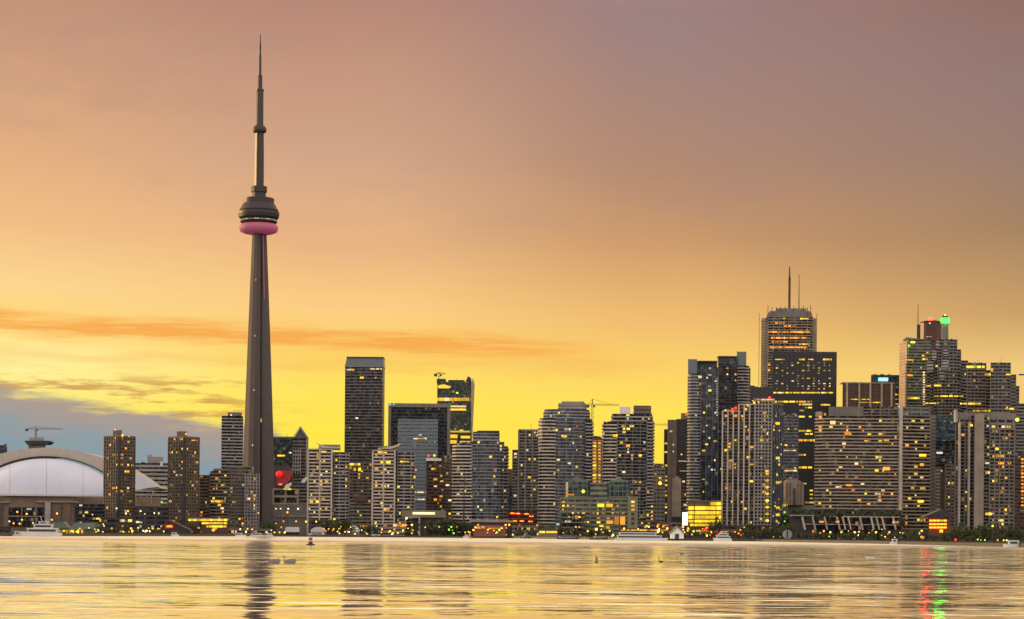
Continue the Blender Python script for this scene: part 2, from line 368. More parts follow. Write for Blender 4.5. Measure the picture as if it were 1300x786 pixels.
    def ball(s, x, y, rpx, k, part='beacon', dD=-2):
        D = s.D + dD; X, z = W(x, y, D); bm = bmesh.new(); bmesh.ops.create_icosphere(bm, subdivisions=2, radius=rpx * D / F)
        return obj(part, smooth(mesh(bm)), s.root, E[k], (X - s.ox, dD, z - GZ))

# ------------------------------------------------------------------ setting: water, ground, quay
SHORE = [(-2600, 676.5), (-700, 679.5), (0, 680.8), (170, 680.8), (320, 681.0), (480, 682.2), (650, 683.4), (810, 686.0), (960, 687.4), (1130, 690.8), (1300, 695.0), (2100, 712), (4200, 760)]
def shoreD(x):
    for (a, ya), (b, yb) in zip(SHORE, SHORE[1:]):
        if a <= x <= b:
            y = ya + (yb - ya) * (x - a) / (b - a)
            return CAMH * F / (-((x - CX) * math.sin(ROLL) + (HY - y) * math.cos(ROLL)))
    return 1000
def build_setting():
    m = bpy.data.materials.new('harbour_water'); m.use_nodes = True; n = NT(m.node_tree)
    out = n.n('ShaderNodeOutputMaterial'); g = n.n('ShaderNodeNewGeometry'); p = _sep(n, g.outputs['Position'])
    def wave(sx, sy, off, amp, det):
        t = n.noise(n.xyz(n.m('MULTIPLY', p[0], sx), n.m('MULTIPLY', p[1], sy), off), 1.0, det, .55)
        r_, g_, _ = _sep(n, t.outputs['Color'])
        return n.m('MULTIPLY', n.m('SUBTRACT', r_, .5), amp * .85), n.m('MULTIPLY', n.m('SUBTRACT', g_, .5), amp)
    ws = [wave(.022, .085, 0, .09, 3), wave(.13, .40, 4.2, .12, 3), wave(.6, 1.4, 9.1, .10, 2)]
    nx = n.m('ADD', n.m('ADD', ws[0][0], ws[1][0]), ws[2][0]); ny = n.m('ADD', n.m('ADD', ws[0][1], ws[1][1]), ws[2][1])
    ny = n.m('SUBTRACT', ny, n.ss(p[1], 450, 950, .026, .15))
    tb = n.noise(n.xyz(n.m('MULTIPLY', p[0], .085), n.m('MULTIPLY', p[1], .42), 17.0), 1.0, 5, .7)
    ny = n.m('SUBTRACT', ny, n.ss(tb.outputs[0], .53, .61, 0, .20))      # tilt added to the normals so far water and streaks mirror brighter sky
    vm = n.n('ShaderNodeVectorMath'); vm.operation = 'NORMALIZE'; n.put(vm.inputs[0], n.xyz(nx, ny, 1.0))
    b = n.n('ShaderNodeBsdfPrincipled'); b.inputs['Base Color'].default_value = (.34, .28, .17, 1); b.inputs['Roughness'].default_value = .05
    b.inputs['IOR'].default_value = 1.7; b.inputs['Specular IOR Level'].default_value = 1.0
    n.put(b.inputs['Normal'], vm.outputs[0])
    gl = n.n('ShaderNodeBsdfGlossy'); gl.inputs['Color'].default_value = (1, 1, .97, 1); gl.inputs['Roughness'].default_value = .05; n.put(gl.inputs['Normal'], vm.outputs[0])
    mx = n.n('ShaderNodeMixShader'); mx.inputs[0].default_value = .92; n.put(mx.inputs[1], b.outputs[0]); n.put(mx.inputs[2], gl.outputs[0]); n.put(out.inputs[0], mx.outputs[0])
    bm = bmesh.new()
    ys = [-400, 40, 300, 900, 2500, 9000]; xs = [-30000, -3000, 0, 3000, 30000]
    gr = [[bm.verts.new((x, y, 0)) for x in xs] for y in ys]
    for i in range(len(ys) - 1):
        for j in range(len(xs) - 1): bm.faces.new((gr[i][j], gr[i][j + 1], gr[i + 1][j + 1], gr[i + 1][j]))
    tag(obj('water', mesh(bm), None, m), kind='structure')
    sh = [(WX(x, shoreD(x), 683), shoreD(x)) for x, _ in SHORE]
    bm = bmesh.new()
    a = [bm.verts.new((x, y, GZ)) for x, y in sh]; b2 = [bm.verts.new((x * 60000 / y, 60000, GZ)) for x, y in sh]
    for i in range(len(sh) - 1): bm.faces.new((a[i], a[i + 1], b2[i + 1], b2[i]))
    tag(obj('ground', mesh(bm), None, M['asphalt']), kind='structure')
    bm = bmesh.new(); pts = [(x, y - .4) for x, y in sh] + [(x, y + .8) for x, y in sh[::-1]]
    lo = [bm.verts.new((x, y, -2)) for x, y in pts]; hi = [bm.verts.new((x, y, GZ + .15)) for x, y in pts]; k = len(pts)
    for i in range(k): bm.faces.new((lo[i], lo[(i + 1) % k], hi[(i + 1) % k], hi[i]))
    for i in range(len(sh) - 1): bm.faces.new((hi[i], hi[i + 1], hi[k - 2 - i], hi[k - 1 - i]))
    tag(obj('quay_wall', mesh(bm), None, M['dark']), kind='structure')
build_setting()

# ------------------------------------------------------------------ communications tower
def cn_tower():
    D = 2378.0; cx = WX(326.6, D, 500)
    t = thing('communications_tower', 'very tall tapering concrete tower with round pod and needle antenna', 'tower', (cx, D, GZ))
    zz = lambda y: WZ(328, y, D) - GZ
    s = D / F
    prof = [(0, 21.5), (35, 20.6), (70, 19.6), (139, 16.8), (190, 14.8), (234, 12.9), (270, 11.4), (zz(297), 8.6)]
    angs = [R(-104), R(18), R(140)]
    def section(z, Rl):
        hw = 2.1 + (Rl - 8.6) * .12; rc = min(Rl * .62, 5.4 + (Rl - 8.6) * .22); pts = []
        for a in angs:
            d = Vector((math.cos(a), math.sin(a))); nn = Vector((-d.y, d.x))
            a2 = a - R(60); pts.append(Vector((math.cos(a2), math.sin(a2))) * rc * .92)
            pts.append(d * rc - nn * hw); pts.append(d * Rl - nn * hw * .8); pts.append(d * Rl + nn * hw * .8); pts.append(d * rc + nn * hw)
        return [(p.x, p.y, z) for p in pts]
    bm = bmesh.new(); rings = [[bm.verts.new(q) for q in section(z, r)] for z, r in prof]
    for a, b in zip(rings, rings[1:]):
        n = len(a)
        for i in range(n): bm.faces.new((a[i], a[(i + 1) % n], b[(i + 1) % n], b[i]))
    obj('shaft', mesh(bm), t, M['conc'])
    bm = bmesh.new()                             # dark strip standing in for shade in the recess between two legs
    lp = [(math.cos(R(-43)) * q, math.sin(R(-43)) * q, z) for z, q in [(z, min(rl * .62, 5.4 + (rl - 8.6) * .22) * .92 + .5) for z, rl in prof]]
    for p, q in zip(lp, lp[1:]): tube(p, q, 1.15, bm, 4)
    obj('recess_shade_strip', mesh(bm), t, M['black'])
    def part(name, prof, m, n=40):
        return obj(name, (smooth if name == 'radome' else smooth_by)(mesh(lathe([(r * s, zz(y)) for r, y in prof], n))), t, m)
    def smooth_by(me): return me
    part('radome', [(9, 297), (18, 296.6), (23, 294.6), (24.8, 290.8), (24.2, 287.2), (21.5, 284.8), (18, 284.2)], E['rose'], 48)
    part('observation_ring', [(17, 284.4), (22.8, 283), (23.6, 281.9), (22.5, 279.2), (25.2, 276.6), (26, 273), (25.8, 269.4), (24.5, 268.6)], M['pod'], 48)
    part('pod_roof', [(24.2, 268.6), (24.8, 267.4), (19.8, 259.2), (19.2, 258.4), (19.2, 252.4), (18.4, 252), (9.2, 251.8)], M['pod'], 48)
    part('pod_neck', [(9.0, 252), (8.6, 244.5), (10.2, 244.2), (10.2, 237.2), (9.4, 236.8)], M['pod'], 12)
    part('upper_shaft', [(6.0, 236.8), (5.8, 200), (5.4, 168)], M['mast'], 6)
    part('sky_pod', [(6, 169), (8.2, 168), (8.9, 165.6), (8.4, 162.6), (6.8, 160.2), (5, 159.4)], M['pod'], 32)
    m1 = part('antenna_mast', [(4.8, 159.5), (4.6, 116)], M['mast'], 12)
    part('antenna_collar', [(5.1, 116), (5.1, 113.4)], M['mast'], 16)
    part('antenna_mast', [(3.0, 113.4), (2.9, 95.6)], M['mast'], 12)
    part('antenna_spire', [(1.7, 95.6), (1.6, 72), (1.25, 70), (1.15, 56), (.7, 54), (.6, 43.5)], M['mast'], 8)
    for i in range(40):                          # window mullions of the deck and small parapet posts
        a = 2 * math.pi * i / 40
        if i % 2 == 0 and math.sin(a) < .2:
            me = lit_mesh('c' if i % 4 else 'd', 5.2, .8)
            obj('deck_window', me, t, loc=(22.9 * s * math.cos(a), 22.9 * s * math.sin(a), zz(280.9)), rz=a + R(90))
    for i in range(16):
        a = 2 * math.pi * i / 16
        obj('roof_rib', mesh(tube((24.6 * s * math.cos(a), 24.6 * s * math.sin(a), zz(267.6)), (19.4 * s * math.cos(a), 19.4 * s * math.sin(a), zz(258.8)), .35)), t, M['mast'])
    for x, y in ((324.5, 356), (323.5, 427), (322.2, 496), (320.5, 566), (327, 622)):
        X, z = W(x, y, D - 24); obj('service_light', lit_mesh('w', 1.0, 1.4), t, loc=(X - cx, -22.5, z - GZ))
    X, z = W(331.5, 536, D - 14); obj('service_light', lit_mesh('o', 1.4, 4), t, loc=(X - cx, -14, z - GZ))
    X, z = W(331.8, 298, D); 
    bmx = bmesh.new(); tube((W(334.4, 299, D)[0] - cx, -4, zz(299)), (W(336.2, 380, D)[0] - cx, -5, zz(380)), .5, bmx)
    obj('glow_strip', mesh(bmx), t, E['rose'])  # added tube standing in for pink light on the shaft edge
cn_tower()

# ------------------------------------------------------------------ stadium
def stadium():
    D = 2150.0
    b = Bld('domed stadium with white ribbed roof panel under a broad tan arch', D, [-90, 200], 568, 60, 'domed_stadium', 'stadium')
    def arcp(r, cx, top, x0, x1, n=30): return [(x, top + r - math.sqrt(max(r * r - (x - cx) ** 2, 0))) for x in [x0 + (x1 - x0) * i / n for i in range(n + 1)]]
    oc = [(-95, 626), (-88, 618), (-60, 600)] + arcp(212, 57, 568.5, -50, 190) + [(201, 617.5), (203, 620)]
    ic = arcp(143, 57, 579, -30, 148) 
    b.shape(oc + [(190, 622), (165, 620), (150, 613)] + ic[::-1] + [(-60, 616), (-88, 627)], 'arch', 'roof_arch', 6, 70)  # tan colour carries the shade of the arch's soffit edges
    # end of the arch, painted white for the light it catches
    b.shape([(168, 599), (176, 602.5), (190, 611), (201, 618.2), (188, 619.5), (178, 621.5), (166, 622.5)], 'roofw', 'lit_arch_end', 3, 3)
    bm = bmesh.new(); g = []
    for j in range(9):
        v = j / 8; row = []
        for i in range(41):
            x = -34 + 186 * i / 40; r = 140
            yt = 582 + r - math.sqrt(max(r * r - (x - 57) ** 2, 0)); yt = min(yt, 626)
            u = (x - 57) / 93.0; fw = 46 * max(0, 1 - u * u) ** .5
            ang = v * math.pi / 2; DD = D + 5 - fw * math.sin(ang)
            yy = 628 + (yt - 628) * math.cos(ang)
            X, z = W(x, yy, DD); row.append(bm.verts.new((X - b.ox, DD - D, z - GZ)))
        g.append(row)
    g_pts = [[v.co + Vector((0, -.2, 0)) for v in row] for row in g]
    for j in range(8):
        for i in range(40): bm.faces.new((g[j][i], g[j][i + 1], g[j + 1][i + 1], g[j + 1][i]))
    obj('roof_panel', smooth(mesh(bm)), b.root, M['roofw'])
    for i in (10, 20, 30):                    # seams of the roof panels
        bm = bmesh.new()
        for j in range(8): tube(g_pts[j][i], g_pts[j + 1][i], .14, bm, 4)
        obj('panel_seam', mesh(bm), b.root, M['lgrey'])
    pl = arcp(142, 57, 579.6, -30, 148); bm = bmesh.new()
    for (xa, ya), (xb, yb) in zip(pl, pl[1:]):
        p, q = W(xa, ya, D), W(xb, yb, D); tube((p[0] - b.ox, 4, p[1] - GZ), (q[0] - b.ox, 4, q[1] - GZ), .75, bm)
    obj('roof_gutter', mesh(bm), b.root, M['dark'])
    b.blk(-90, 152, 627.6, 629.6, 'white', 'roof_rail', -48, 4)
    b.block([-92, (-60, -28), (10, -44), (90, -44), (150, -25), (204, 0)], 629.8, None, 'tan', 'lower_wall', dep=60)
    b.blk(-20, 12, 637, 638.4, 'beige', 'wall_ledge', -47, 3); b.blk(46, 100, 636.4, 637.8, 'beige', 'wall_ledge', -47, 3)
    b.blk(57, 64, 638, 672, 'lgrey', 'wall_pilaster', -47.5, 3); b.blk(102, 104, 633, 672, 'brown', 'wall_pilaster', -46, 3)
    b.blk(11, 56, 644, 668, 'glass', 'entrance_glazing', -46, 2)
    for x in (27, 45): b.blk(x, x + 1.3, 644, 668, 'beige', 'glazing_mullion', -47, 2)
    b.blk(11, 56, 655, 656, 'beige', 'glazing_transom', -47, 2)
    for x, w_ in ((-8, 9), (70, 8), (84, 6)): b.blk(x, x + w_, 641, 666, 'brown', 'wall_recess_panel', -46.4, 1)
    for i in range(14):
        x = 106 + i * 6.6; b.blk(x, x + .8, 626 + i * .2, 640, 'lgrey', 'roof_truss_post', -20 + i, 1)
    b.glow(34, 40, 645, 647.5, 'c', -49, 'floodlight_panel'); b.glow(171, 183, 635.5, 638, 'lampg', -8, 'green_light_strip')
stadium()
rr = random.Random(5)

# crane helper: mast, jib, counter-jib, counterweight, cab, tie
def crane(label, x, yj, yb, x0, x1, D, m='dark', up=5, lift=0):
    X, z1 = W(x, yj, D); zb = max(WZ(x, yb, D), GZ); t = thing('tower_crane', label, 'crane', (X, D, zb))
    bm = bmesh.new(); h = z1 - zb; sq = 1.0
    for sx in (-1, 1):
        for sy in (-1, 1): tube((sx * sq, sy * sq, 0), (sx * sq, sy * sq, h), .16, bm, 4)
    k = 0
    while k * 2.6 < h - 2.6:
        s_ = 1 if k % 2 else -1
        tube((-s_ * sq, -sq, k * 2.6), (s_ * sq, -sq, k * 2.6 + 2.6), .16, bm, 4); tube((-s_ * sq, sq, k * 2.6), (s_ * sq, sq, k * 2.6 + 2.6), .16, bm, 4); k += 1
    obj('mast', mesh(bm), t, M[m])
    XL, XR = WX(x0, D, yj) - X, WX(x1, D, yj) - X
    def boom(xe, nm, lf=0):
        bm = bmesh.new(); tube((0, -.7, h), (xe, -.7, h + lf), .13, bm, 4); tube((0, .7, h), (xe, .7, h + lf), .13, bm, 4); tube((0, 0, h + 1.6), (xe, 0, h + lf + 1.2), .13, bm, 4)
        n_ = max(2, int(abs(xe) / 2.5))
        for i in range(n_):
            a, c_ = i / n_, (i + 1) / n_; tube((xe * a, -.7, h + lf * a), (xe * c_, 0, h + lf * c_ + 1.4), .16, bm, 4)
        obj(nm, mesh(bm), t, M[m])
    boom(XR, 'jib', lift); boom(XL, 'counter_jib')
    obj('tower_peak', mesh(tube((0, 0, h), (0, 0, h + up), .5, n=4)), t, M[m])
    bm = tube((0, 0, h + up), (XR * .7, 0, h + 1.4 + lift * .7), .14, n=4); tube((0, 0, h + up), (XL * .9, 0, h + 1.2), .14, bm, 4); obj('tie_rod', mesh(bm), t, M[m])
    e = XL if abs(XL) < abs(XR) else XR; sg = 1 if e > 0 else -1
    obj('counterweight', mesh(box(e - 1.8, e + 1.8, -1.2, 1.2, h - 2.8, h + .4)), t, M[m])
    obj('cab', mesh(box(1.1, 3.2, -1.1, 1.1, h - 2.2, h - .1)), t, M[m])
    return t

# ------------------------------------------------------------------ buildings, left to right
# --- far left
b = Bld('dark flat-topped tower just showing above the stadium at the picture edge', 2900, [-30, 8.5], 565, 30, 'office_tower', 'tower')
b.block([-30, 8.5], 565, body='navy', sh=3.6, ring='floor', ringm='dark', rh=.25, proj=.2)
b = Bld('unfinished tower with flared dark top floor beside the crane behind the stadium', 2900, [34, 58], 560, 24, 'unfinished_tower', 'tower')
b.block([36, 57], 563, body='grey', sh=3.4, ring='slab', ringm='dark', rh=.3)
b.shape([(31, 559.5), (62.5, 559.5), (63.5, 561), (60, 564), (34, 564.5)], 'dark', 'flared_deck', -3, 26)
b.block([37, 56], 555.5, 559.5, body='lgrey', part='lift_core', sh=3.4)
crane('tower crane standing on the unfinished tower above the stadium', 45.5, 545, 556, 34, 80, 2905, 'navy', up=4)
b = Bld('pale hotel with long white floor bands between the two brown towers', 2700, [169, 214], 588, 24, 'hotel', 'hotel')
b.block([169, 214], 588, body='glass', sh=5.2, ring='slab', ringm='lgrey', rh=.55, proj=.8)
b.block([187, 207], 580, 588, body='lgrey', part='plant_room', sh=4); b.block([187, 193], 577.5, 580, body='lgrey', part='vent_stack'); b.blk(203.5, 206.5, 586, 592, 'white', 'sign_panel', -2, 1)
def harbour_point(label, x0, xc, x1, top, p0, p1, pt, seed):
    b = Bld(label, 1900, [(x0, 14), xc, (x1, 16)], top, 24, 'apartment_tower', 'tower', 'paired brown apartment towers', seed)
    b.block([(x0, 14), xc, (x1, 16)], top, 668, body='brown', sh=2.95, ring='band', ringm='bglass', rh=.36, proj=.06, piers=(3.3, .85, .45, 'brown'), lit=44, kinds='yyyoww', cap=(1.2, .3, 'brown'))
    b.block([(x0 - 1.5, 12), xc, (x1 + 1.5, 14)], 668, None, body='dark', part='podium', sh=4, lit=4, kinds='wo')
    b.block([(p0, 4), p1], pt, top - .5, body='brown', part='penthouse', dD=5, dep=12)
    b.rod(xc, top, 668, 'dark', 'corner_recess', 1.4, -.8)
    return b
b = harbour_point('brown apartment tower directly beside the stadium, orange lamps along its roof', 132, 151, 171, 554.5, 143.5, 155, 546, 3)
b.ball(155.5, 553, 1.4, 'lampo', 'roof_lamp', 2); b.ball(163.5, 554.3, 1.1, 'lampo', 'roof_lamp', 6); b.ball(146, 545.5, .9, 'lampo', 'roof_lamp', 6)
b = harbour_point('brown apartment tower standing alone between the pale hotel and the low condo', 213.5, 234, 252.5, 555.5, 224.5, 237, 547.5, 8)
b.rows([(243, 251, 559, 1.1)], 'w', -1)
b.ball(236, 551, .9, 'lampo', 'roof_lamp', 0)
# --- around the tower foot
b = Bld('slim grey banded office tower immediately left of the communications tower', 2600, [281, 308], 528, 30, 'office_tower', 'tower')
b.block([(281, 0), (308, 6)], 528, body='glass', sh=3.9, ring='slab', ringm='lgrey', rh=.38, proj=.35, lit=3); b.block([289, 307], 523.5, 528, body='grey', part='plant_room'); b.ball(293.5, 527, .9, 'lampw', 'roof_lamp', -2)
b = Bld('low brown condo block with balconies and one long yellow lit floor', 1950, [252, 300], 600, 24, 'apartment_block', 'apartment block')
b.block([(252, 6), (267, 0)], 603, body='brown', part='left_wing', sh=3, ring='band', ringm='bglass', rh=.4, proj=.06, lit=5, kinds='wo')
b.block([267, 289], 598, body='bglass', dD=-3, sh=3, ring='slab', ringm='grey', rh=.42, proj=1.0, lit=22, kinds='yyyow')
b.block([271, 288], 595, 598, body='grey', part='roof_terrace'); b.rows([(268, 286, 636.5, 2.2)], 'y', -5)
b.block([289, 311], 592.5, body='grey', part='middle_wing', sh=3, dD=-1, ring='band', ringm='bglass', rh=.34, proj=.06, piers=(3.4, .9, .5, 'brown'), lit=14, kinds='yyowc')
b = Bld('grey gridded condo block at the foot of the communications tower', 1940, [311, 329], 602, 20, 'apartment_block', 'apartment block')
b.block([311, 329], 602, body='grey', sh=3, ring='band', ringm='bglass', rh=.4, proj=.06, piers=(2.8, .6, .35, 'lgrey'), lit=9, kinds='yowc')
b.block([301, 322], 592, 602, body='grey', part='upper_storeys', dD=14, dep=8, sh=3, ring='band', ringm='bglass', rh=.4, proj=.06)
b = Bld('dark teal glass office block directly right of the communications tower', 2500, [342, 380], 556, 30, 'office_block', 'office')
b.block([342, 380], 556, body='teal', sh=3.9, ring='floor', ringm='dark', rh=.14, proj=.12, lit=4, kinds='yw', cap=(1.6, .3, 'grey'), piers=(9, .4, .25, 'dark')); b.rows([(345, 349, 582.5, 2.2), (352, 363, 578.5, 2)], 'y', -1)
b = Bld('narrow office tower with pointed gable roof behind the white condo', 2480, [371, 391], 553, 20, 'gabled_tower', 'tower')
b.block([371, 390.5], 556, body='grey', sh=3.9, ring='band', ringm='glass', rh=.5, proj=.06)
b.shape([(372, 556), (381, 542), (390.5, 556)], 'grey', 'gable', -1, 18); b.shape([(372.5, 554), (381, 541), (381.4, 543.8), (374, 555.5)], 'white', 'gable_edge', -3, 2); b.shape([(381, 541), (391, 555), (389.4, 556.5), (380.8, 544)], 'lgrey', 'gable_edge', -3, 2)
b.block([372, 381.5], 569, 602, body='glass', part='lattice_bay', dD=-3, dep=3, sh=4, ring='slab', ringm='lgrey', rh=.4, proj=.3, piers=(3.2, .9, .6, 'lgrey'))
b.blk(388.5, 391, 556, 610, 'lgrey', 'edge_fin', -2, 6)
b = Bld('glowing red spherical display on dark scaffolding below the teal glass block', 2250, [348, 372], 590, 12, 'red_display', 'display')
b.shape([(348, 592), (366, 590), (372, 604), (370, 622), (348, 622)], 'dark', 'scaffold_wall', 6, 6)
b.ball(354.5, 602, 4.4, 'redglow', 'red_globe', 0); b.shape([(350, 604), (358, 597), (370, 598), (371, 605), (364, 614), (352, 617)], 'redhaze', 'red_glow_panel', 4, 2); b.rows([(354, 359, 615, 2)], 'o', -2)
b.shape([(360, 621.5), (362, 616), (369, 612.5), (370, 615), (366, 621)], 'white', 'curved_canopy', -4, 6); b.shape([(382, 612.5), (384, 608.5), (391, 604.5), (391.6, 607.5), (386, 613)], 'white', 'curved_canopy', -4, 6)
b = Bld('concrete parking deck with open dark bays and yellow roof lamps', 2000, [347, 392], 622, 30, 'parking_deck', 'parking deck')
b.block([347, 378], 622, 641, body='bglass', part='upper_deck', sh=6.9, ring='slab', ringm='beige', rh=.26, proj=.5, piers=(11.2, 1.6, .8, 'beige'), r0=0, cap=(1.2, .5, 'beige'))
b.block([347, 392], 640, None, body='grey', part='lower_deck', dD=-3); b.rows([(360, 370, 621, 2)], 'y', -2)
b.blk(350, 391, 655, 656.2, 'lgrey', 'wall_ledge', -4, 1)
# --- the two white condo towers with wing roofs, and what is behind
def wing_condo(label, D, xl, xm, xr, top, rt, wing, ph, seed):
    b = Bld(label, D, [xl, xr], top, 22, 'apartment_tower', 'tower', 'white condo towers with wing roofs', seed)
    b.block([(xl, 2), xm], top, body='bglass', part='gridded_front', sh=2.9, ring='slab', ringm='slab', rh=.42, proj=.6, piers=(9.2, 1.3, 1.2, 'slab'), lit=26, kinds='yyyoww', cap=(1.0, .6, 'slab'))
    b.block(arc(xm, xr, 9), rt, body='glass', part='rounded_side', dD=1, sh=2.9, ring='slab', ringm='lgrey', rh=.36, proj=1.1, lit=14, kinds='yyyww', piers=(6.2, .35, .9, 'lgrey'))
    b.block(ph, top - 6.5, top, body='grey', part='penthouse', dD=5, dep=12, sh=3, ring='floor', ringm='slab', rh=.3, proj=.3)
    b.shape(wing, 'slab', 'wing_roof', -1, 10)
    return b
b = wing_condo('white gridded condo tower right of the gabled tower, wing roof tipping up to the left', 1850, 391, 421, 442, 571, 574, [(400.5, 562), (411, 566), (421, 567.5), (421, 569), (409, 568.4)], [405, 432], 21)
b.rows([(408, 416, 573.5, 2)], 'y', -2)
b = wing_condo('white gridded condo tower below the square-framed office, wing roof tipping up right', 1850, 473, 501, 525.5, 573, 575, [(510.5, 562), (505, 567), (496, 570), (484, 570), (486, 568), (497, 567)], [480, 505], 34)
b.rows([(490, 496, 587, 2.5), (508, 520, 586, 1.8)], 'y', -2)
b = Bld('tallest dark office slab right of the communications tower, with sloped glass crown', 2400, [437.5, 487], 466, 34, 'office_tower', 'tower')
b.block([(437.5, 4), 484.5, (487.2, 10)], 466, body='glass', sh=3.5, ring='floor', ringm='grey', rh=.26, proj=.15, lit=14, kinds='cwwy', piers=(6.5, .35, .25, 'dark'))
b.shape([(437.5, 466), (440.5, 453.6), (487, 453.6), (487.2, 466)], 'sheen', 'sloped_crown', 1, 30); b.blk(440, 487, 453, 454.6, 'dark', 'crown_edge', 0, 30)
b.rows([(440, 450, 469.5, 1.6), (470, 485, 468.5, 1.6)], 'w', -1); b.rows([(457, 462, 479.5, 2.4)], 'y', -1); b.blk(485.3, 487.6, 466, 640, 'gold', 'edge_glow_strip', 2, 4)  # gold strip painted in for the lit right edge
b = Bld('brown mid-rise office between the two white wing-roof condos', 2000, [441, 474], 588, 24, 'office_block', 'office')
b.block([441, 474], 588, 634, body='brown', sh=3.2, ring='band', ringm='glass', rh=.5, proj=.06, lit=12, kinds='yyo', piers=(5, .6, .3, 'brown')); b.rows([(444, 458, 589.5, 2.6), (449, 452, 596, 4), (455, 459, 596, 4)], 'y', -1)
b.block([443, 476], 634, None, body='grey', part='stepped_base', dD=-4, sh=3.2, ring='band', ringm='bglass', rh=.4, proj=.06, lit=9, kinds='yyo'); b.block([450, 466], 630, 637, body='umber', part='terrace_block', dD=-6)
b = Bld('square-framed dark office with a pale blue glass box set in its front', 2300, [493.5, 571], 513, 34, 'office_tower', 'tower')
b.block([493.5, 571], 513, body='glass', sh=3.8, ring='floor', ringm='dark', rh=.3, proj=.15, lit=10, kinds='cwy')
for x in (493, 568): b.blk(x, x + 3.6, 512.6, 660, 'grey', 'frame_column', -3, 12)
b.blk(493, 571.6, 512.2, 517, 'grey', 'frame_beam', -3.4, 12)
b.block([504.5, 555.5], 532, body='sheen', part='glass_box', dD=-8, dep=10, sh=3.8, ring='floor', ringm='blue', rh=.2, proj=.12, lit=12, kinds='cwc'); b.rows([(525, 542, 557, 1.2), (524, 545, 625, 1.6), (526, 540, 634, 1.4)], 'w', -10)
b.ball(495, 513.5, .9, 'sign', 'blue_roof_light', -5); b.ball(500, 513.5, .7, 'sign', 'blue_roof_light', -5)
b = Bld('green glass tower still topping out, bright yellow floors and curved fin on its right', 2600, [554.5, 600], 483, 28, 'office_tower', 'tower')
b.block([554.5, 598], 485, body='green', sh=3.8, ring='floor', ringm='dark', rh=.22, proj=.15, lit=22, kinds='ywc')
b.block([554.5, 566], 481, 485, body='dark', part='roof_screen'); b.block([569, 590], 482.5, 485, body='dark', part='roof_screen'); b.shape([(591, 485), (594, 477.5), (598, 480), (598.4, 485)], 'dark', 'roof_fin', -1, 12)
b.rows([(555, 597.5, 507, 4)], 'y', -2); b.rows([(572, 592, 516, 2.2), (572, 592, 520, 2.2), (571, 597, 548, 2), (571, 581, 554, 4.5), (585, 597, 555, 3), (571, 580, 561, 4.5), (584, 598, 561, 2)], 'y', -2, False)
b.shape([(555.5, 492), (557, 489), (564, 488), (573, 491), (570, 493), (558, 493)], 'flood', 'lit_hall', -2, 1)
b.shape([(598.2, 486), (600.5, 480), (602.5, 488), (602, 500), (599, 570), (598.2, 570)], 'gold', 'curved_fin', -2, 8)
crane('small crane perched on the unfinished green glass tower', 557.5, 475, 482, 553, 566, 2606, up=2)
b = Bld('reddish brown brick office with white parapet left of the rounded blue condo', 1950, [541, 576], 581, 22, 'office_block', 'office')
b.block([541, 563], 585, body='umber', sh=3.1, ring='band', ringm='bglass', rh=.45, proj=.06, lit=18, kinds='yow'); b.block([563, 576], 578, body='brown', part='side_wing', dD=2, sh=3.1, ring='band', ringm='bglass', rh=.4, proj=.06, lit=4, kinds='yow')
b.block([541, 560.5], 581.8, 585.2, body='white', part='white_parapet', dD=-2, dep=14); b.ball(544, 578.6, 1.1, 'red', 'roof_lamp', 0); b.ball(551.5, 578.4, 1.6, 'lampy', 'roof_lamp', 0)
b.rows([(550, 554, 609, 2), (559, 563, 611, 2), (566, 571, 616, 2)], 'y', -1)
# --- rounded blue condo
b = Bld('rounded blue-grey condo with stepped roof in the middle of the waterfront', 1850, [575, 644], 560, 26, 'apartment_tower', 'tower')
b.block(arc(575, 606, 7), 563, body='glass', part='left_bay', dD=3, sh=2.9, ring='slab', ringm='slab', rh=.4, proj=1.0, lit=8, kinds='yww')
b.block(arc(592, 639, 12, 13), 560.5, body='blue', part='rounded_front', sh=2.9, ring='slab', ringm='lgrey', rh=.17, proj=.6, lit=26, kinds='yycww', piers=(6.2, .3, .5, 'grey'))
b.block([(636, 5), (644.5, 10)], 566, body='glass', part='right_bay', dD=4, sh=2.9, ring='slab', ringm='grey', rh=.4, proj=.8, lit=4)
b.block(arc(600.5, 634, 4), 548, 560.5, body='blue', part='penthouse', dD=5, dep=14, sh=3.4, ring='floor', ringm='lgrey', rh=.3, proj=.3); b.blk(606, 634, 546.8, 548, 'dark', 'roof_edge', 4, 14)
b.rows([(621, 625, 580, 3)], 'y', -3)
b = Bld('slender grey condo tower with framed glass front behind the red-lit deck', 2150, [650, 685], 546, 24, 'apartment_tower', 'tower')
b.block([658, 684.5], 547, body='grey', sh=3, ring='band', ringm='glass', rh=.55, proj=.06, piers=(6.4, 1.4, .7, 'grey'), lit=24, kinds='yyycw', cap=(1.5, .4, 'grey')); b.block([650, 658], 571, body='grey', part='low_wing', dD=4, sh=3, ring='band', ringm='glass', rh=.5, proj=.06, lit=4)
b = Bld('small blank grey block in the gap right of the rounded blue condo', 2200, [642, 658], 594, 20, 'office_block', 'office')
b.block([642, 657], 595.5, 617, body='brown', sh=4, lit=0); b.block([641, 658], 617, None, body='navy', part='glass_base', dD=-2, sh=3.5, ring='floor', ringm='dark', rh=.2, proj=.15, lit=3, kinds='w')
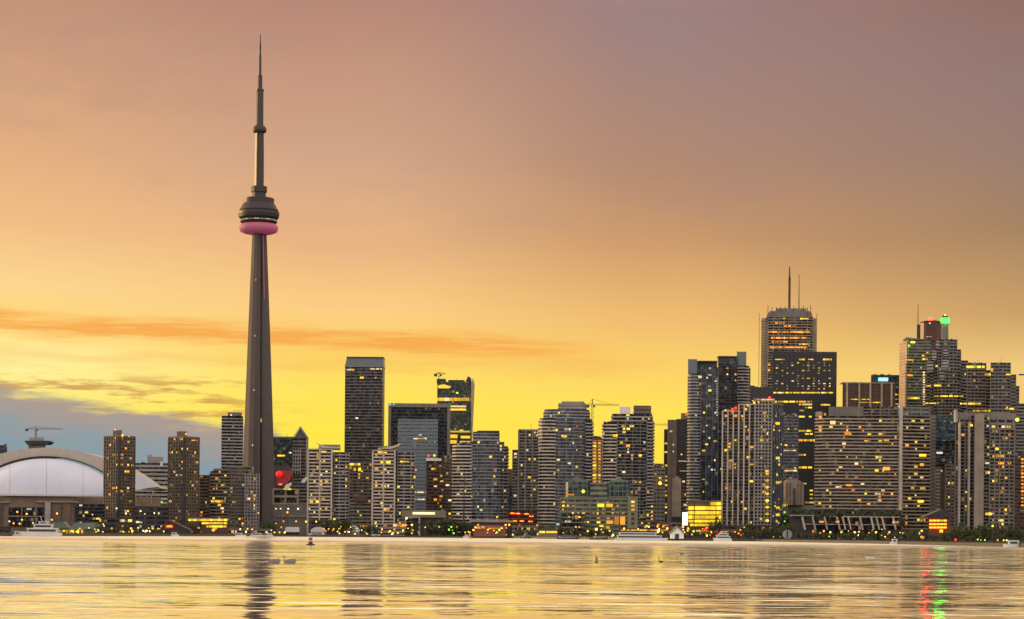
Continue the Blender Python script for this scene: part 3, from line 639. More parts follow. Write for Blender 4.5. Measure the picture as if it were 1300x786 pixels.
# --- two big ringed condos
b = Bld('big ringed condo tower with rounded left side, just right of the slender grey condo', 1850, [684, 751], 519, 28, 'apartment_tower', 'tower')
b.block(arc(691, 748, 10, 13), 519.5, 531, body='blue', part='upper_storeys', dD=3, sh=2.9, ring='slab', ringm='lgrey', rh=.32, proj=.8, lit=3, r0=0)
b.block(arc(686, 750.5, 13, 15), 531, body='blue', sh=2.9, ring='slab', ringm='lgrey', rh=.15, proj=.5, lit=46, kinds='yywwco', piers=(6.2, .3, .4, 'grey'))
b.block(arc(684.5, 707, 8, 7), 530.5, body='glass', part='balcony_side', dD=-1, dep=18, sh=2.9, ring='slab', ringm='slab', rh=.38, proj=1.2, lit=6); b.block(arc(743, 751.5, 4, 5), 534, body='glass', part='balcony_side', dD=2, dep=18, sh=2.9, ring='slab', ringm='lgrey', rh=.36, proj=1.2, lit=3)
b.block([709, 744.5], 512, 519.5, body='grey', part='penthouse', dD=7, dep=15, sh=3.2, ring='floor', ringm='lgrey', rh=.3, proj=.3); b.block([713, 742], 509.6, 512, body='lgrey', part='plant_room', dD=8, dep=12)
b.rows([(715, 720, 554, 3), (702, 708, 546, 2.4)], 'y', -3)
b = Bld('narrow orange-lit residential slab glowing between the two ringed condos', 2100, [750, 768], 556, 20, 'apartment_slab', 'tower')
b.block([750, 768], 556, body='umber', sh=3.2, ring='slab', ringm='gold', rh=.3, proj=.5)
for i in range(13): y = 561 + i * 4.1; b.glow(752.4, 757, y, y + 2.4, 'oyy'[i % 3]); b.glow(759.5, 762.5, y + .5, y + 2.3, 'owo'[i % 3])
b = Bld('big ringed condo tower with white lift box on its roof, right of the orange-lit slab', 1850, [765, 828.5], 525, 28, 'apartment_tower', 'tower')
b.block(arc(766.5, 828.5, 9, 13), 535, body='glass', sh=2.9, ring='slab', ringm='lgrey', rh=.15, proj=.5, lit=54, kinds='yyywwo', piers=(6.2, .3, .4, 'grey'))
b.block(arc(765.5, 784, 7, 7), 536, body='glass', part='balcony_side', dD=-1, dep=18, sh=2.9, ring='slab', ringm='slab', rh=.38, proj=1.2, lit=8); b.block(arc(820, 829, 4, 5), 533, body='glass', part='balcony_side', dD=2, dep=18, sh=2.9, ring='slab', ringm='lgrey', rh=.36, proj=1.1, lit=4)
b.block([777, 828], 525.5, 535, body='glass', part='upper_storeys', dD=5, dep=20, sh=2.9, ring='slab', ringm='lgrey', rh=.36, proj=.8, lit=6, r0=0)
b.block([787, 800.5], 516.5, 525.5, body='white', part='lift_box', dD=8, dep=8); b.block([804.5, 826.5], 515, 525.5, body='umber', part='penthouse', dD=8, dep=12, sh=3.3, ring='floor', ringm='grey', rh=.3, proj=.3)
b.rows([(778, 784, 553, 3), (799, 805, 541, 2.4), (787, 791, 562, 3), (795, 800, 566, 3), (789, 794, 541, 2.4)], 'y', -3)
crane('thin tower crane between the two ringed condo towers', 752, 514.5, 660, 746, 786, 2400, up=7)
crane('far crane with long level jib behind the dark thin tower', 851, 540, 600, 854, 822, 2750, 'gold', up=2)
# --- between condos and twin glass towers
b = Bld('short grey-brown office right of the second ringed condo', 2300, [828, 844], 589, 24, 'office_block', 'office')
b.block([828, 844], 590, body='grey', sh=4, ring='band', ringm='bglass', rh=.3, proj=.06, lit=4, piers=(4, .8, .4, 'grey')); b.block([831, 842], 588.6, 590, body='dark', part='roof_screen'); b.ball(838, 613.5, 2, 'lampy', 'wall_lamp', -3)
b = Bld('pencil-thin black tower with a single file of yellow windows', 2350, [842.5, 848.5], 545, 20, 'office_tower', 'tower')
b.block([842.5, 848.5], 545, body='black', sh=3.5)
for y in (562, 573, 590, 604, 609, 615, 623, 628, 639, 643, 650): b.glow(843.6, 846 + rr.random() * 1.6, y, y + 2, 'y')
b = Bld('grey and black office tower with a red roof light left of the twin glass towers', 2300, [847.5, 874], 533, 26, 'office_tower', 'tower')
b.block([847.5, 858], 533, body='brown', part='stone_side', sh=3.6, piers=(4, .8, .4, 'brown'), lit=4, kinds='wc'); b.block([858, 874], 532, body='black', part='black_glass_front', dD=1, sh=3.6, ring='floor', ringm='dark', rh=.25, proj=.1, lit=6, kinds='wcy'); b.block([864.5, 873], 524.5, 532, body='brown', part='penthouse', dD=4, dep=12)
b.ball(871.6, 526.5, 1.3, 'red', 'roof_lamp'); b.rows([(861, 872, 585.5, .9), (863, 872, 598, .9)], 'w', -2, False)
b = Bld('windowless beige slab standing above the quay left of the bright yellow office', 1950, [853, 864.5], 607, 18, 'service_block', 'building')
b.block([853.5, 864.5], 607.5, 656, body='beige'); b.block([852, 866], 656, None, body='dark', part='base', dD=-2); b.block([857, 862], 605, 607.5, body='beige', part='lift_head', dD=3, dep=6)
b = Bld('low brown block with small windows behind the beige slab', 2050, [862, 878], 612, 18, 'office_block', 'office')
b.block([862, 878], 613, body='brown', sh=3.2, ring='band', ringm='bglass', rh=.4, proj=.06, lit=6, kinds='yw')
# --- twin glass towers
b = Bld('left tower of the teal-topped glass pair, curved balconies on its left side', 2000, [873, 911], 458, 26, 'apartment_tower', 'tower', 'twin glass condo towers')
b.block(arc(873.5, 890, 7), 474, body='blue', part='rounded_side', sh=2.95, ring='slab', ringm='lgrey', rh=.34, proj=1.0, lit=16, kinds='yywc')
b.block([889, 911.3], 466, body='blue', dD=1, sh=2.95, ring='floor', ringm='dark', rh=.22, proj=.15, lit=26, kinds='yywcc', piers=(6, .35, .3, 'grey')); b.block([873.5, 885], 456, 474, body='sheen', part='glass_crown', dD=3, dep=14); b.block([885, 898], 459, 474, body='teal', part='glass_crown', dD=5, dep=14); b.blk(886, 911, 458, 459.3, 'dark', 'roof_edge', 0, 16); b.block([898, 910.5], 459, 466, body='dark', part='plant_room', dD=4, dep=14)
for i in range(15): b.glow(909.6, 910.9, 480 + i * 3.3, 481.6 + i * 3.3, 'c', -2, 'stair_light')
b.rows([(886.5, 891, 478.5, 3)], 'w', -2)
b = Bld('right and taller tower of the teal-topped glass pair', 2060, [911, 951], 450, 26, 'apartment_tower', 'tower', 'twin glass condo towers')
b.block([911.5, 936], 462, body='glass', sh=2.95, ring='floor', ringm='dark', rh=.25, proj=.15, lit=24, kinds='yyoow', piers=(6, .35, .3, 'dark')); b.block([911.5, 926], 453, 462, body='dark', part='crown_frame', dD=3); b.block([922, 937], 454, 462, body='teal', part='glass_crown', dD=2)
b.block(arc(933, 950.5, 8), 464, body='glass', part='rounded_side', dD=-1, sh=2.95, ring='slab', ringm='lgrey', rh=.34, proj=1.1, lit=12, kinds='yyo'); b.block([935.5, 947.5], 446.5, 464, body='sheen', part='glass_crown', dD=3, dep=14); b.blk(912, 936, 452, 453.4, 'dark', 'roof_edge', 1, 16)
# --- bright yellow office and white pier tower
b = Bld('low office with every floor blazing yellow at the foot of the twin towers', 1880, [872, 920], 636, 24, 'office_block', 'office')
b.block([873, 920], 636.5, body='brown', sh=3.4, cap=(.7, .5, 'lgrey')); 
for y0, y1, xa in ((637.5, 641.5, 902), (643, 647.2, 874), (649, 653, 874), (654.5, 658.5, 874), (660, 663.2, 874), (665, 668, 876)):
    x = xa
    while x < 917: e = min(x + rr.uniform(5, 11), 917.5); b.glow(x, e - .4, y0, y1, 'flood', -2, 'lit_office_window'); x = e
b.rod(881.5, 636, 676, 'dark', 'flag_pole', .35, -6); b.rod(909, 636, 676, 'dark', 'flag_pole', .35, -6)
b = Bld('illuminated white vertical screen at the left end of the blazing yellow office', 1840, [866, 873.5], 650, 4, 'light_screen', 'screen')
b.glow(866.4, 873, 650.5, 667, 'big', 0, 'screen_face', .8); b.blk(865.8, 873.6, 667, 678, 'dark', 'screen_plinth', -.5, 2); b.blk(865.8, 873.6, 649.8, 667.2, 'dark', 'screen_frame', 1, 1)
b = Bld('tall condo striped with white vertical piers and a blue glass right side', 1800, [917, 993], 512, 26, 'apartment_tower', 'tower')
b.block([(917, 8), (937.5, 4)], 522, body='bglass', part='left_wing', sh=2.9, ring='slab', ringm='grey', rh=.2, proj=.2, piers=(4.1, 1.15, 1.0, 'slab'), lit=16, kinds='yywo', cap=(1, .5, 'slab'))
b.block([(937.5, 3), (958, 0)], 514, body='bglass', part='middle_wing', sh=2.9, ring='slab', ringm='grey', rh=.2, proj=.2, piers=(4.1, 1.15, 1.0, 'slab'), lit=16, kinds='yywo', cap=(1, .5, 'slab'))
b.block([(958, -1), (979, 2)], 510, body='glass', part='gridded_wing', sh=2.9, ring='slab', ringm='lgrey', rh=.34, proj=.4, piers=(3.2, .7, .7, 'lgrey'), lit=22, kinds='yyyw')
b.block([(979, 2), (993.5, 14)], 513, body='navy', part='blue_glass_wing', sh=2.9, ring='floor', ringm='blue', rh=.2, proj=.15, lit=26, kinds='yywyc', piers=(3.6, .4, .35, 'blue'), cap=(1, .4, 'grey'))
b.block([957, 984], 505.5, 512, body='grey', part='penthouse', dD=6, dep=14); b.rows([(961, 984, 507.5, 1.2)], 'y', 3)
for x, y in ((977, 505), (930, 519.5), (934, 518)): b.ball(x, y, 1.5, 'red', 'roof_lamp', 2)
for x, y in ((957.5, 511.5), (963, 511), (949, 514.5), (921, 521)): b.ball(x, y, 1.2, 'lampy', 'roof_lamp', -2)
for i in range(9): y = 600 + i * 8.5; b.glow(972, 976, y, y + 3, 'y', -4); 
for y in (536, 580, 611, 643, 652, 660): b.glow(985, 990, y, y + 3.2, 'y', -3)
# --- financial district behind
b = Bld('tallest bank tower on the right with glowing floors and two roof masts', 2900, [965, 1036], 392, 50, 'bank_tower', 'tower')
b.block([974, 1031], 403, body='bglass', sh=3.7, ring='floor', ringm='beige', rh=.26, proj=.25, piers=(7.5, .5, .4, 'beige'), lit=60, kinds='ooyyd', litw=(3, 9)); b.block([977, 1029], 395, 403, body='grey', part='plant_storeys', dD=4); b.block([985, 1024], 391.5, 395, body='grey', part='roof_screen', dD=8)
b.block([966, 975], 404, body='beige', part='left_corner', dD=6, sh=3.7, ring='slab', ringm='gold', rh=.45, proj=.6); b.block([1030, 1035.5], 404, body='beige', part='right_corner', dD=6, sh=3.7, ring='slab', ringm='gold', rh=.45, proj=.6)
b.rod(964, 398, 490, 'gold', 'hoist_rail', .5, -2); b.rod(1037, 398, 446, 'gold', 'hoist_rail', .5, -2)
b.rod(1002.4, 352, 393, 'mast', 'antenna', 1.7, 10); b.rod(1002.4, 338.5, 352, 'mast', 'antenna', 1.2, 10, r2=.7); b.rod(1014.6, 348, 393, 'mast', 'antenna', .8, 10, r2=.35)
for x in (975, 980, 986, 991, 997, 1008, 1020, 1025, 1029): b.rod(x, 388 + (x % 3), 397, 'mast', 'roof_aerial', .45, 6)
b.shape([(973, 404), (975, 397), (980, 395), (980, 404)], 'grey', 'corner_slope', 0, 10); b.shape([(1032, 404), (1030, 396), (1026, 394.5), (1026, 404)], 'grey', 'corner_slope', 0, 10)
b.rows([(984, 996, 410, 1.6), (995, 1010, 414, 1.2), (975, 1028, 421.5, 2), (979, 1024, 429, 2.2), (980, 1000, 434, 1.6), (1014, 1026, 437, 1.6), (978, 1024, 441, 1.6), (975, 978, 463, 3), (975, 978, 470, 3)], 'o', -2)
b = Bld('black steel bank tower in front of the tallest bank tower', 2700, [980, 1061], 446, 50, 'bank_tower', 'tower')
b.block([980, 1061], 446.5, body='black', sh=3.7, ring='floor', ringm='dark', rh=.2, proj=.12, piers=(5.2, .7, .5, 'black')); b.blk(1001, 1003.4, 443, 446.5, 'black', 'roof_hatch', 5, 4)
b.rows([(984, 996, 456.4, 1.3), (1014, 1022, 456.4, 2), (1026, 1034, 456.4, 1.3), (1045, 1056, 456.4, 2.2)], 'y', -1.4)
for r_ in range(11):
    y = 460 + r_ * 3.3
    for c_ in range(11):
        if b.rnd.random() < .55: b.glow(984 + c_ * 6.7 + b.rnd.uniform(0, 2), 986 + c_ * 6.7 + b.rnd.uniform(.4, 2), y, y + 1.3, b.rnd.choice('wddyd'), -1.4)
b.rows([(982, 1058, 498.6, 1.7), (981, 1031, 510, 2), (1014, 1031, 513.5, 2), (1042, 1054, 514, 2), (1022, 1031, 517.5, 1.6), (1015, 1021, 521.2, 1.8), (1014, 1022, 529, 2), (1027, 1031, 529, 1.8), (1014, 1031, 547, 2.2), (1022, 1032, 551, 2), (1014, 1035, 559, 2.6), (1014, 1023, 577.5, 2), (1014, 1031, 593.5, 2.4), (1016, 1024, 614, 1.6)], 'y', -1.4)
for y in (622, 627, 632): b.glow(1028, 1032, y, y + 1.6, 'y', -1.4); b.glow(1017, 1020, y - 1, y + .5, 'w', -1.4)
b.rows([(1022, 1035, 638, 2)], 'y', -1.4)
b = Bld('low dark penthouse block peeping out left of the black bank tower', 2650, [948, 981], 491, 30, 'office_tower', 'tower')
b.block([948, 981], 491.5, body='dark', sh=3.8, ring='floor', ringm='black', rh=.2, proj=.1, lit=4); b.block([951, 958], 489.5, 491.5, body='dark', part='roof_box', dD=4, dep=8); b.rows([(955, 980, 509, 1.4)], 'y', -1)
b = Bld('dark blue-grey office with pale floor lines right of the white pier condo', 2400, [988, 1014], 525, 30, 'office_tower', 'tower')
b.block([988, 1013.5], 526, body='blue', sh=3.7, ring='floor', ringm='grey', rh=.25, proj=.15, lit=16, kinds='wdcy'); b.rows([(995, 1011, 572, 1.4), (996, 1012, 597.5, 1.8)], 'w', -2)
b = Bld('small pinkish stone building with a rounded top behind the harbour trees', 2000, [996, 1023], 610, 20, 'stone_building', 'building')
b.shape([(996.5, 641), (996.5, 612), (1000, 608.6), (1012, 608.4), (1016, 611), (1020.5, 613), (1020.5, 641)], 'beige', 'main_wall', 0, 18)
for x in (999, 1003, 1013, 1017): b.blk(x, x + 1, 613, 640, 'brown', 'pilaster', -.8, 1)
b.blk(1007, 1010.5, 620, 640, 'umber', 'window_bay', -.6, 1); b.rows([(994.5, 1000, 641.5, 3.2)], 'y', -3)
b.block([994, 1036], 641.5, None, body='roofg', part='podium', dD=6)
# --- wide hotel with slab floors
b = Bld('very wide beige slab hotel with dense horizontal floor lines and a central fin', 1750, [1035, 1187], 518, 24, 'hotel_tower', 'hotel')
b.block([(1035, 10), (1046, 3), (1058, 0), (1108, 2), (1128, 0), (1142, -3)], 528.5, 655, body='bglass', part='main_wing', sh=2.68, ring='slab', ringm='beige', rh=.42, proj=.8, lit=60, kinds='ooyyow', r0=0)
b.block([(1035, 10), (1044, 4)], 522, 528.5, body='grey', part='stair_head', dD=1); b.block([(1052, 3), (1095, 3)], 516, 528, body='grey', part='blank_parapet', dep=18)
b.block([(1095, 3), (1140, 0)], 516.5, 528, body='bglass', part='roof_lounge', dD=0, sh=2.8, ring='slab', ringm='grey', rh=.4, proj=.4, piers=(8, 1, .7, 'grey'), r0=0)
b.blk(1142.5, 1146, 514.5, 672, 'slab', 'central_fin', -6, 12)
b.block([(1146, -3), (1180, 2)], 528.5, None, body='bglass', part='right_wing', sh=2.9, ring='slab', ringm='beige', rh=.40, proj=.8, lit=24, kinds='oyoyw', r0=0); b.block([(1146, -2), (1180, 2)], 517, 528.5, body='grey', part='right_roof_storeys', sh=4.5, ring='band', ringm='navy', rh=.4, proj=.08, piers=(7.5, 1.2, .5, 'grey'))
b.block([(1180, 3), (1187, 9)], 526, None, body='brown', part='end_wing', sh=2.9, ring='slab', ringm='grey', rh=.42, proj=.5); b.block([(1187, 9), (1193, 14)], 593, None, body='brown', part='low_end_wing', sh=2.9, ring='slab', ringm='beige', rh=.42, proj=.5)
b.block([(1034, 8), (1143, -4)], 655, None, body='brown', part='base', dep=24)
b.rows([(1046, 1049, 526, 3), (1054, 1061, 536.5, 4.5), (1072, 1080, 550, 4), (1121, 1130, 595, 4), (1074, 1082, 616, 2.6), (1122, 1129, 559, 2.4)], 'o', -6, False); b.rows([(1167, 1176, 578, 3), (1168, 1173, 590, 3.4), (1168, 1175, 620, 3), (1165, 1173, 636.5, 3)], 'y', -6, False)
def slant_podium():
    b = Bld('hotel podium with a row of slanting white frames over dark glass', 1640, [1004, 1143], 655, 30, 'hotel_podium', 'building')
    b.block([(1002, 6), (1032, 0)], 654, body='dark', part='left_block'); b.block([1032, 1143], 656.5, body='bglass', part='main_block')
    b.blk(1004, 1034, 653.8, 655.2, 'lgrey', 'roof_edge', -2, 6); b.blk(1072, 1143, 655.6, 657, 'lgrey', 'roof_edge', -2, 6); b.blk(1022, 1140, 665.5, 666.6, 'lgrey', 'floor_beam', -3, 3)
    for x in (1018, 1031, 1046, 1062, 1069, 1076, 1091, 1105, 1112, 1119, 1133): b.shape([(x, 656), (x + 1.7, 656), (x + 5.4, 672.5), (x + 3.6, 672.5)], 'slab', 'slanting_frame', -5, 4)
    b.rows([(1040, 1046, 662.5, 2.2), (1061, 1066, 662.5, 2.2), (1133, 1141, 663, 2.8)], 'o', -6)
slant_podium()
# --- bronze pier tower, blue sign tower
b = Bld('bronze office tower striped by gold vertical piers above the wide hotel', 2600, [1069, 1136], 486, 34, 'office_tower', 'tower')
b.block([1069, 1136], 486.5, body='umber', sh=3.8, ring='floor', ringm='dark', rh=.2, proj=.1)
for x in (1074.4, 1090, 1104, 1118.5, 1131): b.blk(x, x + 2.2, 486, 530, 'gold', 'pier', -3, 5)
b.rows([(1080, 1104, 507, 1), (1092, 1120, 511, 1.2)], 'y', -1.4); b.blk(1069, 1136, 485.4, 486.8, 'beige', 'roof_edge', -1, 20)
b = Bld('navy office with a bright blue rooftop sign behind the bronze tower', 2760, [1105, 1141], 476, 30, 'office_tower', 'tower')
b.block([1105, 1141], 476, body='navy', sh=3.8, ring='floor', ringm='dark', rh=.2, proj=.1, lit=3); b.glow(1115, 1127.5, 479.5, 484, 'sign', -2, 'rooftop_sign'); b.rows([(1136, 1141, 501, 1.2), (1136, 1141, 507, 1.2), (1136, 1141, 513, 1.6)], 'y', -1)
# --- green tower, red dome, stepped tower
b = Bld('green glass bank tower with a sunlit gold left face', 2700, [1141, 1182], 430, 40, 'bank_tower', 'tower')
b.block([(1150.5, 2), 1152, 1181], 431, body='green', sh=3.8, ring='slab', ringm='olive', rh=.4, proj=.3, lit=10, kinds='ywy', r0=0)
b.block([(1141, 34), (1150.4, 1)], 432, body='gold', part='sunlit_side', dep=4, sh=3.8, ring='slab', ringm='beige', rh=.45, proj=.2)  # sunset glow on this face put into its gold colour
b.shape([(1149, 431), (1151, 428), (1166, 430), (1182, 431)], 'roofg', 'roof_slope', -1, 20); b.ball(1154, 439.3, 1.7, 'lampg', 'green_roof_light'); b.rows([(1156, 1162, 434.5, 2.6), (1152, 1160, 457, 1.4), (1171, 1178, 456, 1.6), (1152, 1159, 476.5, 2.4), (1152, 1168, 505.5, 1.8)], 'y', -2)
b.block([1164, 1168.5], 412, 431, body='dark', part='lift_stack', dD=6, dep=8); b.rod(1165.6, 386, 412, 'mast', 'antenna', .6, 8, r2=.3)
b = Bld('dark red curved crown of a bank tower behind the green glass tower', 2900, [1168, 1205], 407, 34, 'bank_tower', 'tower')
b.block([1170, 1204], 433, body='copper'); b.block(arc(1169.5, 1196, 14), 408.5, 433, body='copper', part='curved_crown', dD=-3, dep=20); b.shape([(1170, 408.5), (1176, 407), (1188, 406.6), (1196, 408.5)], 'copper', 'crown_cap', -2, 18)
b.ball(1181, 404.8, 2.2, 'redflood', 'red_crown_beacon', 2); b.ball(1180.5, 410.5, 1.0, 'lampw', 'crown_light', -4); b.rows([(1176, 1184, 427.5, 1.2)], 'w', -5)
def stepped():
    b = Bld('stepped granite bank tower topped by a column with a green beacon', 2580, [1172, 1229], 430, 40, 'bank_tower', 'tower')
    P = dict(body='glass', sh=3.8, ring='slab', ringm='grey', rh=.38, proj=.3, r0=0, kinds='yywcd')
    b.block([1190, 1214], 431, part='central_shaft', dD=-4, lit=12, piers=(4.5, .6, .4, 'grey'), **P)
    for x0, x1, y, d in ((1185, 1219, 443.5, 0), (1180, 1228, 457.5, 3), (1176, 1229, 476, 6)): b.block([x0, x1], y, part='setback_tier', dD=d, lit=12, **P)
    for x0, x1, y0, y1 in ((1188, 1193, 433, 442), (1183, 1189, 445, 457), (1177, 1185, 459, 472), (1198, 1203, 433, 440), (1197, 1204, 444, 452), (1195, 1204, 457, 469), (1192.5, 1199, 473, 482)): b.block([x0, x1], y0, y1, body='lgrey', part='granite_bay', dD=-6, dep=3, sh=3.8, ring='band', ringm='glass', rh=.35, proj=.08)
    b.rod(1199.8, 411, 432, 'grey', 'beacon_column', 4.2, 2); b.block([1194.5, 1205], 403.5, 411, body='roofg', part='beacon_house', dD=-2, dep=8)
    b.glow(1195.2, 1204.4, 404, 410.6, 'green', -3, 'green_beacon'); b.shape([(1196, 403.5), (1198, 400), (1202, 400), (1204, 403.5)], 'dark', 'beacon_cap', 0, 6); b.ball(1200, 400, 1.2, 'lampo', 'roof_lamp', 0)
    b.rows([(1175, 1182, 490, 1.8), (1186, 1195, 489.5, 2), (1203, 1206, 489.5, 2), (1186, 1224, 503, 1.8), (1175, 1192, 512, 1.6)], 'y', -7)
    for i in range(14): b.glow(1171.6, 1174.2, 472 + i * 3.1, 473.8 + i * 3.1, 'w', -3, 'stair_window')
stepped()
b = Bld('square grey office with a lit top floor right of the stepped bank tower', 2500, [1226, 1256], 460, 34, 'office_tower', 'tower')
b.block([1227, 1251], 461, body='glass', sh=3.8, ring='slab', ringm='grey', rh=.42, proj=.2, lit=18, kinds='yywcd', piers=(4.2, .5, .35, 'grey')); b.block([1251, 1257], 470, body='glass', part='low_wing', dD=4, sh=3.8, ring='slab', ringm='grey', rh=.4, proj=.2)
b.rows([(1227, 1251, 465.8, 2.6), (1250, 1261, 475.5, 2.2), (1219, 1245, 512.5, 2), (1235, 1264, 521.5, 2)], 'y', -2)
b = Bld('grey office stepping down at its right edge near the picture border', 2440, [1256, 1293], 459, 34, 'office_tower', 'tower')
for x0, x1, y, d in ((1257, 1282, 460.5, -2), (1257, 1289, 475.5, 1), (1257, 1293, 490, 4)): b.block([x0, x1], y, body='glass', part='setback_tier', dD=d, sh=3.8, ring='slab', ringm='grey', rh=.42, proj=.2, lit=9, kinds='wyd', piers=(4.2, .5, .35, 'grey'))
b.rows([(1258, 1262, 469.5, 4), (1277, 1284, 475.5, 1.6), (1276, 1288, 519, 2)], 'y', -4)
# --- right hand front
b = Bld('dark teal glass block filling the gap right of the wide hotel', 2100, [1180, 1215], 533, 26, 'office_block', 'office')
b.block([1180, 1215], 528, 560, body='teal', part='upper_storeys', sh=6, ring='band', ringm='navy', rh=.55, proj=.1); b.block([1180, 1215], 560, None, body='glass', dD=3, sh=3.4, ring='floor', ringm='dark', rh=.25, proj=.1, lit=8, kinds='wc'); b.rows([(1189, 1197, 575, 2.4)], 'c', -3, False); b.rows([(1190, 1196, 599.5, 2)], 'y', -3)
b = Bld('dull grey-brown walk-up block below the teal glass block', 1900, [1190, 1214], 590, 22, 'apartment_block', 'apartment block')
b.block([(1188, 6), 1200], 596, body='dark', part='left_wing', sh=3, lit=3, kinds='wy'); b.block([1200, 1214], 590, body='brown', sh=3, ring='band', ringm='bglass', rh=.4, proj=.06, lit=9, kinds='yyw', piers=(5, 1, .4, 'brown'))
b = Bld('concrete condo with a broad blank strip up its front at the right end', 1700, [1213, 1287], 526, 26, 'apartment_tower', 'tower')
b.block([(1213, 6), (1237, 1)], 528, body='bglass', part='left_wing', sh=2.85, ring='slab', ringm='grey', rh=.28, proj=.4, piers=(3.9, .9, .9, 'grey'), lit=18, kinds='yyow')
b.block([1237, 1249], 525.5, 672, body='beige', part='blank_strip', dD=-4, dep=20); b.block([1249, 1256.5], 530, 672, body='glass', part='recess_bay', dD=0, sh=2.85, ring='slab', ringm='grey', rh=.3, proj=.2, lit=6, kinds='yyc')
b.block([(1256, 0), (1287, 3)], 546, body='bglass', part='right_wing', dD=-1, sh=2.85, ring='slab', ringm='grey', rh=.40, proj=.5, piers=(3.7, .8, .8, 'grey'), lit=40, kinds='yyoow'); b.block([1256, 1287], 533, 546, body='glass', part='roof_storeys', sh=4, ring='slab', ringm='grey', rh=.5, proj=.3, piers=(6, 1.3, .6, 'grey'), lit=5, r0=0)
b.block([1213, 1290], 524, 533, body='grey', part='roof_beam', dD=2, dep=20); b.blk(1213, 1216, 520, 536, 'lgrey', 'roof_fin', -2, 6)
for x in (1218, 1230): b.blk(x, x + 2, 536, 678, 'lgrey', 'pier', -3, 4)
b.rows([(1251, 1257, 600, 3), (1251, 1259, 652.5, 3.4), (1232, 1235, 540, 2.6)], 'y', -4); b.rows([(1251, 1256, 588, 2.4)], 'c', -4, False)
b.ball(1291.5, 533, 2.4, 'lampy', 'corner_floodlight', -4)
b = Bld('pale banded tower cut off by the right picture edge', 1900, [1290, 1345], 510, 24, 'apartment_tower', 'tower')
b.block([(1290, 6), 1345], 512, body='grey', sh=3, ring='band', ringm='glass', rh=.5, proj=.06, lit=10); b.blk(1294, 1345, 475, 476.5, 'dark', 'roof_boom', 2, 3); b.rod(1312, 476, 512, 'dark', 'roof_mast', .8, 3)
b = Bld('dark red brick block with an orange window column at the right edge', 1780, [1287, 1345], 577, 22, 'apartment_block', 'apartment block')
b.block([1287, 1345], 578, body='umber', sh=3, ring='band', ringm='bglass', rh=.35, proj=.06, lit=6, kinds='oo')
for i in range(14): b.glow(1296.5, 1299.5, 582 + i * 4.5, 584.3 + i * 4.5, 'o', -1)
# --- warehouse terminal on the quay
def terminal():
    b = Bld('long stone terminal warehouse with two glass turrets and yellow windows', 1650, [711, 810], 632, 26, 'terminal_building', 'warehouse')
    b.block([(711, 3), 797], 633, body='olive', part='stone_wall', sh=3.4, ring='band', ringm='teal', rh=.45, proj=.06, piers=(5.6, .7, .35, 'olive'), cap=(.8, .4, 'olive')); b.block([797, 809.5], 631.5, body='olive', part='stair_wing', dD=-1, cap=(.6, .3, 'beige'))
    for x0, x1, y, p in ((718, 749, 612, 733), (771, 799, 612, 786)):
        b.block([(x0, 3), (x0 + 3, 0), (x1 - 3, 0), (x1, 3)], y, 633, body='teal', part='glass_turret', dD=3, dep=16, sh=4, ring='floor', ringm='roofg', rh=.15, proj=.2, piers=(3.6, .35, .3, 'roofg')); b.shape([(x0, y), (x0 + 5, y - 2.6), (p - 4, y - 3), (p - 1.5, y - 7), (p + 1.5, y - 7), (p + 4, y - 3), (x1 - 4, y - 2.2), (x1, y)], 'roofg', 'turret_roof', 4, 12)
    b.block([749, 771], 613, 633, body='olive', part='centre_block', dD=5, dep=14, sh=3.6, ring='band', ringm='teal', rh=.45, proj=.08)
    for r_, ys in enumerate((636.5, 641, 646, 650.5, 657, 662)):
        for c_ in range(13):
            if b.rnd.random() < (.25, .55, .5, .6, .55, .5)[r_]:
                x = 713 + c_ * 6.3; b.glow(x + .6, x + b.rnd.uniform(2.5, 5.4), ys, ys + b.rnd.uniform(1.2, 2.6), b.rnd.choice('yyyd'), -1.6)
    for x in (758, 769): b.glow(x + .6, x + 9, 639.6, 643.6, 'y', -2)
    for x in (780, 787.5): b.glow(x, x + 6, 656, 666, 'o', -2, 'arched_window')
    b.glow(770, 778, 661, 665, 'o', -2); b.glow(761, 766, 667, 672, 'y', -2); b.glow(769, 774, 668, 672, 'y', -2)
    for y in (636, 641, 646): b.glow(801.5, 805.5, y, y + 2.4, 'y', -3)
    for y in (651, 657, 663): b.blk(801.5, 805, y, y + 3, 'dark', 'stair_window', -1.4, 1)
    b.glow(719, 729, 627, 629, 'o', 0); b.ball(740.5, 624, 2.2, 'lampy', 'terrace_lamp', -2)
    b.block([(713, 2), 742], 653, 672, body='glass', part='glass_pavilion', dD=-8, dep=8, sh=3.5, ring='floor', ringm='olive', rh=.2, proj=.2, lit=9, kinds='wyc')
terminal()
b = Bld('four-deck parking garage lit red between the rounded condo and the ringed condo', 1900, [643, 691], 648, 24, 'parking_garage', 'parking deck')
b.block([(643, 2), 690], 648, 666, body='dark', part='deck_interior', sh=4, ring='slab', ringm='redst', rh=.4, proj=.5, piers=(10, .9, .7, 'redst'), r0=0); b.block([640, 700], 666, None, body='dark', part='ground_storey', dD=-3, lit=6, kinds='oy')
for x, y in ((648, 651), (655, 651.5), (666, 652), (672, 655), (682, 652), (651, 661), (660, 661), (671, 661.5), (685, 658)): b.glow(x, x + 5, y, y + 1, 'fire', .2, 'deck_lamp')

